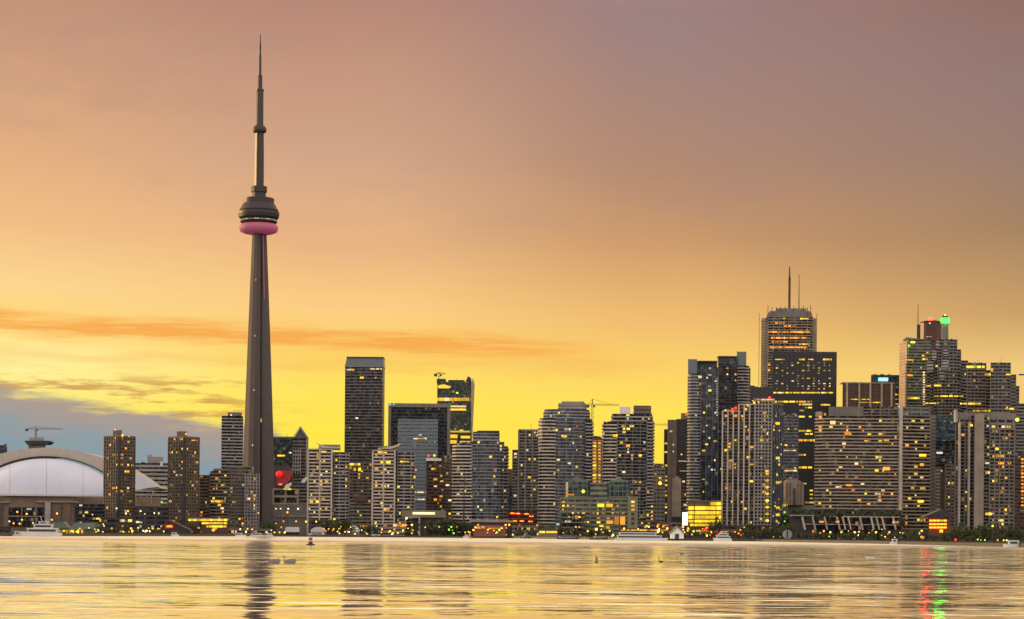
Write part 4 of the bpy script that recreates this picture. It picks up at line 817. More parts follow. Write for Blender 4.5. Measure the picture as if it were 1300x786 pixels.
# --- low podiums and sheds along the quay
def low(label, D, x0, x1, top, body='brown', name='low_building', cat='building', lit=6, kinds='yow', sh=3.6, bot=None, cap=None, **kw):
    b = Bld(label, D, [x0, x1], top, 14, name, cat)
    b.block([x0, x1], top, bot, body=body, part='wall', sh=sh, ring='band', ringm='bglass', rh=.4, proj=.06, lit=lit, kinds=kinds, cap=cap or (.5, .3, body), **kw)
    return b
b = Bld('dark glass low-rise with stacked balconies in front of the stadium wall', 1880, [95, 133], 640, 18, 'apartment_block', 'apartment block')
b.block([(95, 3), 133], 640, body='glass', sh=3.2, ring='slab', ringm='dark', rh=.3, proj=1.5, lit=9, kinds='yow')
b = low('dark layered pavilion below the first brown tower', 1500, 112, 172, 658, 'dark', lit=12); b.rows([(118, 127, 658.5, 2), (152, 158, 661, 2), (150, 165, 675, 1.8)], 'y', -2)
b = low('dark office slab below the pale hotel', 1850, 170, 214, 643.5, 'dark', lit=9, kinds='wwc')
b = Bld('grey-green roofed ferry shed beside the white yacht', 1250, [63, 122], 664, 10, 'ferry_shed', 'shed')
b.block([(63, 0), 122], 671, body='brown', part='wall', sh=4, lit=4); b.shape([(63, 671), (66, 663.5), (80, 662.5), (88, 671)], 'roofg', 'gable_roof', -1.5, 9); b.shape([(86, 672), (95, 663.6), (121.5, 663.6), (118.5, 672)], 'roofg', 'sloping_roof', -1, 8)
for x in (84, 88, 92, 98, 103): b.glow(x, x + 2.4, 672.5, 677, 'y', -1.4)
b = Bld('black pitched-roof pavilion with a glowing red sign under its gable', 1500, [200, 240], 661, 10, 'pavilion', 'pavilion')
b.shape([(201, 678), (201, 673), (214.5, 661), (230, 669.5), (240, 673), (240, 678)], 'dark', 'gable_wall', 0, 10); b.shape([(199.5, 673.6), (214.5, 660), (241, 672.5), (241, 674), (214.5, 662), (200, 675)], 'umber', 'roof_edge', -1, 12); b.glow(210, 220, 666.4, 670.4, 'redglow', -1.5, 'red_sign'); b.glow(212, 218, 667.6, 669, 'fire', -2, 'red_sign')
b = Bld('waterside restaurant with three tiers of glowing yellow awnings', 1620, [238, 292], 658, 12, 'restaurant', 'restaurant')
b.block([256, 290], 659, body='umber', part='wall'); b.blk(238, 290, 658, 659, 'beige', 'roof_edge', -2, 10)
for x0, x1, y in ((239, 289, 660.3), (256, 289, 664.2), (262, 288, 668.4)):
    x = x0 + rr.random() * 2
    while x < x1: e = min(x + rr.uniform(3, 6), x1); b.glow(x, e - .6, y - 1.1, y + 1.2, 'flood' if x > 262 else 'y', -3, 'lit_awning'); x = e
b.ball(271, 673, 2.2, 'lampy', 'entrance_lamp', -4); b.ball(274, 671, 1.6, 'lampo', 'entrance_lamp', -4)
low('low grey marina office beside the glowing restaurant', 1660, 290, 346, 672, 'grey', 'marina_office', lit=7)
low('plain dark podium under the first white wing-roof condo', 1800, 392, 446, 661, 'dark', lit=6)
b = low('low boathouse row with a peach-lit front left of the dark trees', 1790, 480, 514, 665, 'beige', 'boathouse', lit=3, kinds='ow'); b.rows([(499, 514, 667, 3)], 'o', -2)
b = Bld('concrete colonnade with a long white fluorescent light strip', 1830, [508, 570], 650, 14, 'colonnade', 'building')
b.block([510, 566], 648, 657, body='olive', part='upper_wall'); b.glow(524, 552, 650.5, 653, 'lampw', -2, 'glow_strip'); b.block([524, 562], 657, None, body='dark', part='lower_wall', dD=3, lit=4, kinds='yw'); b.blk(531.5, 533.5, 656, 680, 'lgrey', 'column', -3, 2); b.blk(514, 531, 656, 657.5, 'lgrey', 'canopy', -3, 6); b.blk(514, 515.5, 656, 672, 'lgrey', 'column', -3, 2)
b = low('pinkish podium terrace under the rounded blue condo', 1800, 596, 646, 660.5, 'beige', 'podium_terrace', lit=5, kinds='oyo'); b.block([596, 652], 660.5, 663, body='beige', part='terrace_wall', dD=-3, dep=8); b.block([598, 650], 663, None, body='dark', part='shopfront', dD=-2, lit=6, kinds='oyo')
low('dim shop row under the big ringed condo', 1780, 650, 712, 668, 'grey', 'shop_row', 'shops', lit=14, kinds='yoyw')
b = low('low grey wall building behind the moored cruise boat', 1750, 810, 834, 661.5, 'brown', lit=4); 
low('long low brown block right of the cruise boat', 1760, 830, 866, 663.5, 'brown', lit=7, kinds='oyo')
low('dark arcade at the foot of the white pier condo', 1700, 914, 1000, 668, 'dark', 'arcade', lit=8, kinds='oy')
b = low('shadowy terrace building above the hotel podium', 1730, 1000, 1145, 648, 'dark', 'terrace_building', lit=8, kinds='yow')
b = low('low dark clubhouse between podium and neon pavilion', 1400, 1120, 1178, 674, 'dark', 'clubhouse', lit=5, kinds='oyw')
b = Bld('harbour pavilion hung with four rows of orange neon under a dark peaked roof', 1400, [1176, 1208], 655, 12, 'pavilion', 'pavilion')
b.block([1178, 1206], 656, body='umber', part='wall'); b.shape([(1172, 656.5), (1190, 649), (1196, 646.5), (1203, 650), (1210, 656.5)], 'dark', 'peaked_roof', -3, 16)
for y in (661, 665.5, 669.7):
    for x in (1180, 1184.5, 1189, 1193.5, 1198): b.glow(x, x + 3.8, y - 1, y + 1, 'fire' if x != 1193.5 else 'flood', -2, 'neon_tube')
b.glow(1193, 1197, 672.5, 676, 'fire', -2, 'neon_tube')
low('low dark garden wall building under the right-hand concrete condo', 1450, 1205, 1345, 676, 'dark', 'garden_building', lit=9, kinds='yow')
b = Bld('dark service block left of the stadium entrance', 1500, [-60, 14], 667, 12, 'service_block', 'building'); b.block([-60, 14], 668, body='dark', part='wall')

# ------------------------------------------------------------------ trees
def leaf_material():
    m = bpy.data.materials.new('foliage'); m.use_nodes = True; n = NT(m.node_tree); out = n.n('ShaderNodeOutputMaterial'); b = n.n('ShaderNodeBsdfPrincipled')
    g = n.n('ShaderNodeNewGeometry'); t = n.noise(g.outputs['Position'], .7, 3)
    n.put(b.inputs['Base Color'], n.mix(n.ss(t.outputs[0], .35, .65), (.025, .035, .014, 1), (.07, .085, .03, 1))); b.inputs['Roughness'].default_value = .8
    n.put(out.inputs[0], b.outputs[0]); return m
LEAF = leaf_material()
def crown_mesh(seed, n=420, conifer=False):
    r = random.Random(seed); bm = bmesh.new(); lobes = [(Vector((r.uniform(-.55, .55), r.uniform(-.55, .55), r.uniform(.35, 1.15))), r.uniform(.32, .6)) for _ in range(9)]
    for _ in range(n):
        if conifer:
            h = r.random() ** 1.3; rad = (1 - h) * .5 * r.uniform(.4, 1); a = r.uniform(0, 6.28); c_ = Vector((rad * math.cos(a), rad * math.sin(a), h * 1.7))
        else:
            lc, lr = r.choice(lobes); d = Vector((r.gauss(0, 1), r.gauss(0, 1), r.gauss(0, 1))).normalized(); c_ = lc + d * lr * r.uniform(.55, 1.05)
        s_ = r.uniform(.05, .11); u = Vector((r.gauss(0, 1), r.gauss(0, 1), r.gauss(0, 1))).normalized(); v = u.cross(Vector((r.gauss(0, 1), r.gauss(0, 1), r.gauss(0, 1)))).normalized()
        bm.faces.new([bm.verts.new(c_ + u * s_ + v * s_ * .4), bm.verts.new(c_ + v * s_), bm.verts.new(c_ - u * s_ + v * .2 * s_), bm.verts.new(c_ - v * s_)])
    me = bpy.data.meshes.new('crown'); bm.to_mesh(me); bm.free(); me.materials.append(LEAF); return me
def trunk_mesh(seed):
    r = random.Random(seed); bm = bmesh.new(); tube((0, 0, 0), (0, 0, .5), .06, bm, 6, .045)
    for i in range(5):
        a = i * 1.3 + r.random(); tube((0, 0, .3 + .05 * i), (.4 * math.cos(a), .4 * math.sin(a), .75 + .1 * r.random()), .03, bm, 5, .012)
    me = mesh(bm); me.materials.append(M['trunk']); return me
CR_ = [crown_mesh(i) for i in range(5)]; TR_ = [trunk_mesh(i) for i in range(3)]
def tree(x, ytop, D, label, group, wpx=None):
    X, zt = W(x, ytop, D); h = zt - GZ; t = thing('broadleaf_tree', label, 'tree', (X, D, GZ), group, rr.uniform(0, 6.28))
    wd = (wpx or rr.uniform(.8, 1.15) * h * F / D) * D / F
    a = obj('crown', rr.choice(CR_), t); a.scale = (wd * .55, wd * .55, h / 1.62); a.location = (0, 0, h * .0)
    b_ = obj('trunk', rr.choice(TR_), t); b_.scale = (h * .8, h * .8, h * .8)
def grove(x0, x1, y0, y1, n, D, label, group, dd=60):
    for i in range(n):
        x = x0 + (x1 - x0) * (i + rr.uniform(.1, .9)) / n; sd_ = shoreD(x)
        tree(x, rr.uniform(y0, y1), max(D + rr.uniform(-dd, dd), sd_ + 6), label, group)
grove(112, 212, 666, 673, 9, 1400, 'dark tree on the quay below the two brown towers', 'trees below the brown towers')
grove(-5, 60, 668, 674, 6, 1120, 'dark tree behind the white yacht', 'trees behind the yacht')
grove(333, 350, 655, 662, 3, 1800, 'tree beside the foot of the communications tower', 'trees at the tower foot', 20)
grove(408, 440, 657, 663, 5, 1700, 'brownish tree below the first white condo', 'trees below the first white condo')
grove(444, 480, 662, 670, 4, 1760, 'small dark tree right of the white dome tent', 'trees right of the dome tent', 10)
grove(538, 600, 655, 666, 10, 1740, 'bare dark tree below the brown brick office', 'trees below the brown brick office', 10)
grove(652, 715, 662, 674, 8, 1560, 'dark tree in front of the red-lit garage', 'trees before the red-lit garage', 30)
grove(720, 780, 664, 674, 7, 1500, 'dark tree in front of the stone terminal', 'trees before the stone terminal', 30)
tree(911, 655, 1600, 'round dark tree standing out against the blazing yellow office', None, 15); tree(903, 661, 1590, 'lower dark bush against the left half of the blazing yellow office', None, 12)
grove(868, 945, 669, 675, 8, 1500, 'small tree among the orange quay lamps', 'trees among the orange quay lamps', 30)
grove(944, 1004, 663, 671, 10, 1480, 'dense black-green tree below the white pier condo', 'trees below the white pier condo', 30)
grove(1004, 1140, 644, 653, 16, 1690, 'rooftop terrace tree in the row above the slanting frames', 'trees above the slanting frames', 10)
grove(1006, 1150, 673, 679, 16, 1330, 'low dark tree along the hotel podium waterfront', 'trees along the hotel podium', 40)
grove(1150, 1215, 668, 678, 8, 1250, 'dark tree around the orange neon pavilion', 'trees around the neon pavilion', 30)
grove(1206, 1308, 662, 673, 17, 1130, 'tall dark green tree at the right end of the quay', 'trees at the right end of the quay', 60)
grove(1180, 1308, 678, 685, 12, 1010, 'waterside bush at the right end of the quay', 'bushes at the right end of the quay', 10)

# ------------------------------------------------------------------ lamps
POLE = {}
def lamp(x, y, k, D=None, label='', group='', r=1.5, y0=None):
    D = D or shoreD(x) + 25
    X, z = W(x, y, D); h = max(z - GZ, 1.2); t = thing('street_lamp', label, 'lamp', (X, D, GZ), group)
    key = round(h); 
    if key not in POLE:
        me = mesh(tube((0, 0, 0), (0, 0, 1), .16, n=6, r2=.1)); me.materials.append(M['dark']); POLE[key] = me
    p = obj('pole', POLE[key], t); p.scale = (1, 1, h)
    kk = ('head', k)
    if kk not in POLE:
        bm = bmesh.new(); bmesh.ops.create_icosphere(bm, subdivisions=2, radius=.5); me = smooth(mesh(bm)); me.materials.append(E[k]); POLE[kk] = me
    g = obj('lamp_globe', POLE[kk], t); g.location = (0, -.3, h); s_ = r * .78 * D / F; g.scale = (s_, s_, s_)
def lamps(x0, x1, y0, y1, n, ks, place, grp, r=(1.6, 3.0), D=None):
    for i in range(max(2, int(n * .62))):
        k = rr.choice(ks); nm = {'lampy': 'yellow', 'lampw': 'white', 'lampo': 'orange', 'lampg': 'green', 'red': 'red'}[k]
        lamp(rr.uniform(x0, x1), rr.uniform(y0, y1), k, D, 'small %s lamp %s' % (nm, place), '%s lamps %s' % (nm, grp), rr.uniform(*r))
YWO = ['lampy', 'lampw', 'lampo', 'lampy']
for x, y, k in ((22, 650, 'lampo'), (34, 652.5, 'lampo'), (28, 660, 'lampy'), (17.5, 664.5, 'lampo'), (25, 665, 'lampy'), (12, 662, 'lampw'), (72.5, 652, 'lampo'), (66, 660, 'lampo'), (42, 664, 'lampw')): lamp(x, y, k, 1500, 'glowing lamp in front of the stadium wall', 'lamps before the stadium wall', 3)
lamps(84, 135, 670, 678, 10, YWO, 'by the ferry shed', 'by the ferry shed'); lamps(118, 212, 668, 678, 16, YWO, 'below the brown towers', 'below the brown towers')
for x, y, k in ((148, 645.5, 'lampw'), (178.5, 649, 'lampw'), (196, 651.5, 'lampw'), (160, 652, 'lampw'), (117.5, 653.5, 'lampw'), (131, 665.5, 'lampw'), (184, 652.5, 'lampw')): lamp(x, y, k, 1450, 'pale lamp before the dark blocks beside the stadium', 'pale lamps beside the stadium', 2.4)
for x, y, k in ((205.5, 637.5, 'lampg'),): lamp(x, y, k, 1840, 'green lamp left of the second brown tower', None, 3)
for x, y, k in ((142, 671, 'lampo'), (166.5, 671, 'lampo'), (168, 677, 'lampo'), (194, 671, 'lampo'), (168, 674, 'lampy'), (186, 674, 'lampw'), (182, 674, 'lampw'), (190, 674.5, 'lampw')): lamp(x, y, k, None, 'bright warm lamp on the quay below the brown towers', 'bright lamps below the brown towers', 3.2)
for x, y, k in ((256, 650.5, 'lampo'), (283, 649.8, 'lampo'), (308, 664.5, 'lampo'), (328, 651.5, 'lampo')): lamp(x, y, k, 1600, 'tall orange street lamp around the glowing restaurant', 'orange lamps around the glowing restaurant', 3)
for x in (350.5, 356.3, 366, 378.5, 393): lamp(x, 646, 'lampw', 1700, 'tall white street lamp before the concrete parking deck', 'white lamps before the parking deck', 2.4)
for x, y in ((365, 650.5), (350.5, 664.8), (360, 662), (376, 662), (388.5, 662.3), (401.5, 662.3), (357, 669.5)): lamp(x, y, 'lampo' if x < 370 else 'lampy', 1720, 'orange lamp low in front of the parking deck', 'orange lamps before the parking deck', 2.8)
lamps(296, 348, 671, 678, 9, ['lampy', 'lampw'], 'at the marina office', 'at the marina office')
for x in (339, 348.5, 355, 361.5): lamp(x, 676, 'lampy', None, 'large yellow lamp at the waterline below the communications tower', 'yellow lamps below the communications tower', 3)
lamps(408, 462, 668, 679, 32, ['lampy', 'lampy', 'lampw', 'lampo'], 'on the terrace round the dome tent', 'round the dome tent', (1.4, 2.6))
lamps(462, 540, 668, 679, 24, YWO, 'below the second white condo', 'below the second white condo', (1.4, 2.6))
for x, y, k in ((477, 664, 'lampy'), (516, 658, 'lampy'), (515.5, 667, 'lampo'), (523, 666.5, 'lampy'), (495, 674.5, 'lampy'), (499, 677, 'lampy')): lamp(x, y, k, None, 'bright yellow lamp below the second white condo', 'bright lamps below the second white condo', 3.6)
for x, y, k in ((557.5, 669, 'lampg'), (573, 669, 'lampg'), (570, 672.5, 'lampg'), (576, 677, 'lampg')): lamp(x, y, k, None, 'greenish lamp among the dark trees below the brick office', 'green lamps below the brick office', 3)
lamps(560, 650, 668, 679, 22, YWO, 'below the rounded blue condo', 'below the rounded blue condo', (1.4, 2.6))
for x, y, k in ((601, 673, 'lampy'), (607, 666.5, 'lampo'), (613, 669, 'lampo'), (642, 666.5, 'lampo'), (646.5, 666.5, 'lampo'), (682, 667, 'lampo'), (634, 673, 'lampg')): lamp(x, y, k, None, 'bright orange lamp between the blue condo and the red-lit garage', 'bright lamps near the red-lit garage', 3.2)
lamps(650, 700, 671, 680, 14, YWO, 'before the red-lit garage', 'before the red-lit garage'); lamps(684, 710, 671, 677, 10, ['lampy', 'lampo'], 'at the bright kiosk left of the stone terminal', 'at the bright kiosk', (2.2, 3.6))
lamps(712, 782, 670, 682, 26, ['lampy', 'lampy', 'lampo', 'lampw'], 'before the stone terminal', 'before the stone terminal', (1.4, 2.6))
lamps(784, 870, 668, 677, 18, YWO, 'behind the cruise boat', 'behind the cruise boat', (1.8, 3)); 
for x, y in ((821, 668), (842, 668.5), (847, 671), (841, 676), (867, 669)): lamp(x, y, 'lampo', None, 'large orange lamp above the moored cruise boat', 'orange lamps above the cruise boat', 3.6)
for y in (643, 650, 655, 659): lamp(827.5, y, 'lampo', 1780, 'stacked orange lamp right of the ringed condo corner', 'lamps beside the ringed condo', 2.6)
lamp(880.5, 674.5, 'lampg', None, 'green traffic lamp before the yellow office', None, 3.2)
lamps(870, 945, 668, 680, 34, ['lampo', 'lampy', 'red', 'lampo'], 'in front of the blazing yellow office', 'before the yellow office', (1.8, 3.2))
lamps(1026, 1052, 674, 677, 8, ['lampo', 'red', 'lampo'], 'under the hotel podium left end', 'under the podium left end', (2, 3)); 
for x in (1054, 1068, 1085, 1112, 1129): lamp(x, 675.8, 'lampy', None, 'wide pale lamp under the slanting frames', 'pale lamps under the slanting frames', 3.2)
lamps(1052, 1150, 672, 685, 20, YWO, 'along the hotel podium', 'along the hotel podium', (1.3, 2.4)); lamp(1170, 682, 'lampo', None, 'large orange lamp left of the neon pavilion', None, 4.6); lamp(1213, 687, 'red', None, 'red lamp right of the neon pavilion', None, 3)
lamp(1170, 674, 'lampy', None, 'yellow lamp on a post left of the neon pavilion', None, 3); lamp(996, 650.5, 'lampg', 1650, 'greenish lamp left of the pink stone building', None, 3.4); lamp(996, 662, 'lampg', 1600, 'greenish lamp above the round white disc', None, 2.4)
lamps(1236, 1300, 684, 689, 12, ['lampw', 'lampg', 'lampy'], 'at the right end of the quay', 'at the right end of the quay', (1.4, 2.8)); lamp(1260, 668, 'lampy', None, 'yellow lamp before the concrete condo', None, 3)
for nm, x, y, k in (('added yellow lamp on the quay before the stone terminal', 757, 672, 'streak'), ('added yellow lamp on the quay right of the cruise boat', 836, 674, 'streak')): lamp(x, y, k, None, nm, None, 4.2)  # lamps put in for their streaks of light on the water

# ------------------------------------------------------------------ boats
def hull_bm(L, wd, h, bow=.22):
    bm = bmesh.new(); secs = []
    for i in range(9):
        t = i / 8; x = -L / 2 + L * t; k = (1 - max(0, (t - (1 - bow)) / bow) ** 2) if t > 1 - bow else (.85 + .15 * min(1, t / .2)); k = max(k, .03); sh_ = h * (1 + .25 * t * t)
        secs.append([bm.verts.new(p) for p in ((x + .04 * L * t * t, -wd / 2 * k, sh_), (x, -wd / 2 * k * .8, .1 - .3), (x, wd / 2 * k * .8, -.2), (x + .04 * L * t * t, wd / 2 * k, sh_))])
    for a, b_ in zip(secs, secs[1:]):
        for i in range(4): bm.faces.new((a[i], a[(i + 1) % 4], b_[(i + 1) % 4], b_[i]))
    bm.faces.new(secs[0][::-1]); bm.faces.new(secs[-1]); return bm
def boat(name, label, cat, x0, x1, D, decks, hull_h, bow_right=True, group=None, m='hull', mast=None, lit='y'):
    D = min(D, shoreD((x0 + x1) / 2) - 8); X0, X1 = WX(x0, D, 680), WX(x1, D, 680); L = X1 - X0
    t = thing(name, label, cat, ((X0 + X1) / 2, D, 0), group, 0 if bow_right else math.pi)
    wd = min(L * .24, 9); obj('hull', mesh(hull_bm(L, wd, hull_h)), t, M[m]); z = hull_h
    for (a, b_, h, ov) in decks:
        xa, xb = -L / 2 + L * a, -L / 2 + L * b_
        cb = obj('cabin', mesh(poly_prism([(xa, -wd * .38), (xb, -wd * .3), (xb, wd * .3), (xa, wd * .38)], z, z + h)), t, M['hull'])
        obj('window_strip', mesh(poly_prism([(xa + .5, -wd * .38 - .08), (xb - .6, -wd * .3 - .08), (xb - .6, wd * .3 + .08), (xa + .5, wd * .38 + .08)], z + h * .28, z + h * .80)), cb, M['black'])
        obj('deck_roof', mesh(poly_prism([(xa - ov, -wd * .42), (xb + ov, -wd * .34), (xb + ov, wd * .34), (xa - ov, wd * .42)], z + h + .003, z + h + .25)), cb, M[m]); z += h + .25
    if mast:
        obj('mast', mesh(tube((mast[0] * L, 0, z - .2), (mast[0] * L + mast[2], 0, z + mast[1]), .16)), t, M['hull'])
    return t
boat('motor_yacht', 'three-deck white motor yacht moored before the stadium', 'yacht', 27, 78, 1040, [(.10, .84, 1.9, .5), (.22, .68, 1.7, .5), (.34, .55, 1.1, .3)], 1.9, False, mast=(-.02, 2.2, .9))
boat('cruise_boat', 'long white two-deck cruise boat moored right of the stone terminal', 'boat', 781, 846, 1300, [(.04, .9, 1.6, .4), (.08, .8, 1.5, .4)], 1.3, True, mast=(.3, 2, 0))
boat('motor_yacht', 'white rounded motor yacht moored below the blazing yellow office', 'yacht', 906, 929, 1370, [(.1, .85, 1.4, .3), (.2, .75, 1.3, .3), (.3, .6, 1.0, .3)], 1.6, False)
boat('tour_boat', 'low dark tour boat with a string of gold lights before the stone terminal', 'boat', 708, 746, 1520, [(.05, .9, 1.3, .3)], 1.0, True, m='dark')
boat('tour_boat', 'black tour boat moored left of the cruise boat', 'boat', 748, 780, 1480, [(.2, .8, 1.2, .3)], 1.1, True, m='dark')
for i, (x0, x1, lb) in enumerate(((293, 312, 'white cabin boat at the marina left of the tower foot'), (314, 336, 'longer white cabin boat directly below the communications tower'), (216, 227, 'small white launch beside the red-signed pavilion'), (337, 347, 'small white launch right of the communications tower foot'), (470, 486, 'grey workboat below the second white condo'), (588, 596, 'tiny white launch beside the orange channel marker'), (1130, 1142, 'pale sailboat hull moored below the hotel podium'), (16, 27, 'small pale launch astern of the three-deck yacht'), (660, 678, 'low dark barge before the red-lit garage'), (1274, 1298, 'pale covered launch at the right end of the quay'))):
    boat('launch', lb, 'boat', x0, x1, 9999, [(.2, .75, 1.3, .2)], .9, i % 2 == 0, m='dark' if 'dark' in lb or 'grey' in lb else 'hull')
b = Bld('small white gabled boathouse on the quay right of the cruise boat', 1330, [851, 869], 672, 8, 'boathouse', 'boathouse')
b.shape([(852, 684), (852, 676), (857, 671.5), (860, 669), (863, 671.5), (868, 676), (868, 684)], 'white', 'wall', 0, 8); b.shape([(850, 677), (860, 667.6), (870, 677), (869, 678), (860, 669.4), (851, 678)], 'grey', 'roof_edge', -1, 10); b.blk(857, 862, 678, 684, 'dark', 'boat_door', -.4, 1)
# lights along the dark tour boat
b = Bld('brightly lit orange and yellow kiosk at the quay edge left of the stone terminal', 1530, [684, 708], 672, 6, 'kiosk', 'kiosk')
b.block([684, 708], 673, body='brown', part='wall', sh=4); b.shape([(682, 673), (688, 670.6), (706, 670.6), (710, 673)], 'dark', 'roof', -1, 8); b.rows([(684.5, 707.5, 675.5, 2.6)], 'flood', -1.4)
b = Bld('long open quayside bar with a glowing orange front left of the small boathouse', 1560, [786, 850], 671, 6, 'bar_pavilion', 'bar')
b.block([786, 850], 671, body='dark', part='wall', sh=4); b.rows([(788, 848, 673.2, 1.8)], 'o', -1.4)
b = Bld('red and orange lit market hall below the blazing yellow office', 1600, [872, 945], 670, 8, 'market_hall', 'market hall')
b.block([872, 945], 671.5, body='umber', part='wall', sh=4); b.rows([(884, 902, 674, 2), (906, 940, 675, 1.8)], 'o', -1.4); b.rows([(888, 900, 677, 1.6), (926, 944, 678, 1.8)], 'fire', -1.4, False)
b = Bld('pinkish lit shopfront terrace between the dark trees and the red-lit garage', 1730, [602, 642], 667, 6, 'shopfront_terrace', 'shops')
b.block([602, 642], 667, body='redst', part='wall', sh=4); b.rows([(605, 616, 670, 2.4), (620, 640, 671, 1.6)], 'o', -1.4)
# ------------------------------------------------------------------ tents
def tent(label, x0, x1, yt, D, dome=False):
    X0, X1 = WX(x0, D), WX(x1, D); h = WZ(x0, yt, D) - GZ; L = X1 - X0; t = thing('marquee_tent', label, 'tent', ((X0 + X1) / 2, D, GZ))
    n = 12; pl = [(-L / 2, h * .35)] + [(L / 2 * -math.cos(math.pi * i / n), h * .35 + h * .65 * (math.sin(math.pi * i / n) if dome else min(1, 2.2 * math.sin(math.pi * i / n)))) for i in range(1, n)] + [(L / 2, h * .35)]
    obj('canopy', mesh(front_prism(pl, 0, 10)), t, M['tent']); obj('side_wall', mesh(box(-L / 2 + .3, L / 2 - .3, .3, 9.7, 0, h * .35)), t, M['lgrey'] if dome else M['glass'])
tent('white dome tent on the terrace between the two white condos', 430, 456, 666, 1690, True); tent('long white marquee left of the striped buoy', 362, 379, 669, 1680); tent('rounded white marquee right of the striped buoy', 394, 413, 669, 1680, True)
# round white disc with a dark slit
t = thing('round_disc', 'big round white disc with a dark vertical slit on the shore', 'sculpture', (WX(1000, 1330), 1330, GZ)); X, z = W(1000, 678.6, 1330); rad = 5.8 * 1330 / F
bm = bmesh.new(); r1 = bmesh.ops.create_circle(bm, cap_ends=True, radius=rad, segments=32, matrix=Matrix.Rotation(R(90), 4, 'X')); ex = bmesh.ops.extrude_face_region(bm, geom=bm.faces[:]); bmesh.ops.translate(bm, verts=[v for v in ex['geom'] if isinstance(v, bmesh.types.BMVert)], vec=(0, 1.2, 0))
obj('disc_face', mesh(bm), t, M['lgrey'], (0, 0, z - GZ)); obj('slit', mesh(box(-.5, .3, -.1, .1, -rad * .8, rad * .85)), t, M['dark'], (0, -.05, z - GZ)); obj('stand', mesh(box(-1.2, 1.2, .2, 1.0, -.1, z - GZ - rad * .9)), t, M['dark'])
# tall dark mast before the rounded condo
t = thing('signal_mast', 'tall thin dark mast standing before the rounded blue condo', 'mast', (WX(589, 1750), 1750, GZ)); h = WZ(589, 596, 1750) - GZ
obj('pole', mesh(tube((0, 0, 0), (0, 0, h), .9, r2=.35)), t, M['dark']); obj('yard', mesh(tube((-3, 0, h * .8), (3, 0, h * .8), .25)), t, M['dark'])

# ------------------------------------------------------------------ buoys
def dist(y, x): return CAMH * F / (-((x - CX) * math.sin(ROLL) + (HY - y) * math.cos(ROLL)))
D = dist(692.3, 394); X = WX(394, D, 692); s = D / F
t = thing('channel_buoy', 'black and white striped channel buoy with a thin mast floating on the water', 'buoy', (X, D, 0))
obj('float', mesh(lathe([(.3 * s * 3, -.3), (6 * s, 0.0), (6 * s, .22), (4 * s, .4), (2.4 * s, .5)], 24)), t, M['dark'])
for i in range(6):
    z0 = .5 + i * 2.1 * s; obj('stripe', mesh(lathe([((2.9 - i * .12) * s, z0), ((2.8 - i * .12) * s, z0 + 2.1 * s)], 16)), t, M['dark' if i % 2 == 0 else 'lgrey'])
obj('mast', mesh(tube((0, 0, .4 + 12 * s), (0, 0, 33 * s), .12, r2=.07)), t, M['dark']); obj('lantern', mesh(lathe([(.2, 33 * s), (.24, 33 * s + .5), (.05, 33 * s + .7)], 10)), t, M['dark'])
D = dist(683.6, 596.5); X = WX(596.5, D, 683); s = D / F
t = thing('channel_marker', 'small orange channel marker floating just off the quay', 'buoy', (X, D, 0)); mo = mat('orange_paint', (.55, .16, .04), .5)
obj('float', mesh(lathe([(1.9 * s, -.2), (1.9 * s, .7), (1.2 * s, 1.2)], 16)), t, mo); obj('cone', mesh(lathe([(1.2 * s, 1.2), (.5 * s, 3.6)], 12)), t, mo); obj('lamp', mesh(lathe([(.4, 3.6), (.5, 4.2), (.2, 4.6)], 10)), t, E['lampo'])

# ------------------------------------------------------------------ birds
swm = mat('swan_feathers', (.19, .16, .15), .8, vary=.15, scale=3); duckm = mat('duck_feathers', (.07, .055, .04), .8, vary=.2, scale=3); beakm = mat('orange_beak', (.4, .15, .04), .6)  # swan feathers coloured dark to hold the shade of backlight
def bird(name, label, cat, x, y, joints, m, rz=0, beak=None, k=1.0, group=None):
    D = dist(y, x); t = thing(name, label, cat, (WX(x, D, y), D, 0), group, rz)
    me = bpy.data.meshes.new(name); me.from_pydata([tuple(q * k for q in j[:3]) for j in joints], [(i, i + 1) for i in range(len(joints) - 1)], [])
    o = obj('body', me, t, m); sk = o.modifiers.new('skin', 'SKIN')
    for v, j in zip(me.skin_vertices[0].data, joints): v.radius = (j[3] * k, (j[4] if len(j) > 4 else j[3]) * k)
    me.skin_vertices[0].data[2].use_root = True
    sub = o.modifiers.new('sub', 'SUBSURF'); sub.levels = 2; sub.render_levels = 2; sk.use_smooth_shade = True
    if beak: obj('beak', mesh(tube([q * k for q in beak[0]], [q * k for q in beak[1]], .028 * k, r2=.008 * k)), t, beakm)
    return t
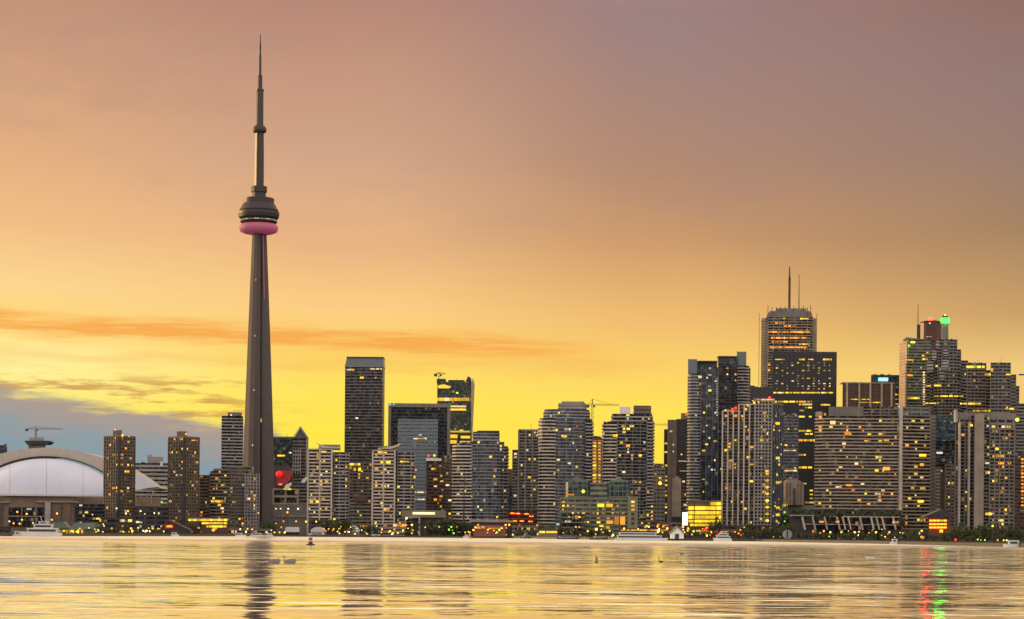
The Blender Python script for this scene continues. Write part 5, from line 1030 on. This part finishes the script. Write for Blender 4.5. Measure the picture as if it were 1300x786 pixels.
SW = [(.80, 0, .26, .015), (.62, 0, .22, .10), (.36, 0, .22, .25, .27), (.04, 0, .17, .30, .31), (-.28, 0, .14, .19, .20), (-.44, 0, .17, .09), (-.47, 0, .32, .055), (-.41, 0, .47, .042), (-.37, 0, .60, .038), (-.41, 0, .69, .038), (-.50, 0, .70, .05), (-.57, 0, .66, .03)]
BK = ((-.58, 0, .655), (-.70, 0, .60))
for bx, lb in ((346.5, 'grey swan swimming at the left of the pair, over the dark reflection'), (366.5, 'grey swan with arched neck leading at the right of the pair')): bird('swan', lb, 'swan', bx, 715.3, SW, swm, 0, BK, 1.0, 'pair of swans')
GO = [(.50, 0, .12, .02), (.38, 0, .12, .07), (.2, 0, .1, .11, .12), (.05, 0, .1, .10), (-.04, 0, .18, .06), (-.06, 0, .40, .038), (-.05, 0, .62, .035), (-.05, 0, .74, .042), (-.11, 0, .75, .025)]
bird('swan', 'thin-necked dark bird holding its neck bolt upright', 'swan', 837, 714.2, GO, duckm, 0, ((-.12, 0, .75), (-.2, 0, .73)), 1.0)
UP = [(.0, 0, .74, .02), (.01, 0, .60, .07), (.02, 0, .40, .16, .17), (.02, 0, .2, .24, .24), (.03, 0, -.05, .26, .26)]
bird('swan', 'upended swan showing only a pointed grey rump above the water', 'swan', 757, 714.2, UP, swm, 0)
DK = [(.28, 0, .12, .02), (.18, 0, .08, .06), (.02, 0, .06, .09), (-.14, 0, .07, .07), (-.2, 0, .15, .04), (-.22, 0, .19, .045), (-.28, 0, .18, .02)]
bird('duck', 'tiny dark duck swimming beyond the thin-necked bird', 'duck', 865.5, 704.2, DK, duckm, math.pi, ((-.28, 0, .18), (-.34, 0, .17)), 1.3)
bird('duck', 'pale brown duck low in the water left of the thin-necked bird', 'duck', 821, 714, DK, swm, 0, ((-.28, 0, .18), (-.34, 0, .17)), 1.2)
for bx, lb in ((1101, 'pale little swan at the left of the two on the right-hand water'), (1107, 'pale little swan at the right of the two on the right-hand water')): bird('swan', lb, 'swan', bx, 709, SW, mat('white_feathers', (.6, .56, .5), .8, vary=.05), 0, BK, .5, 'two pale swans')
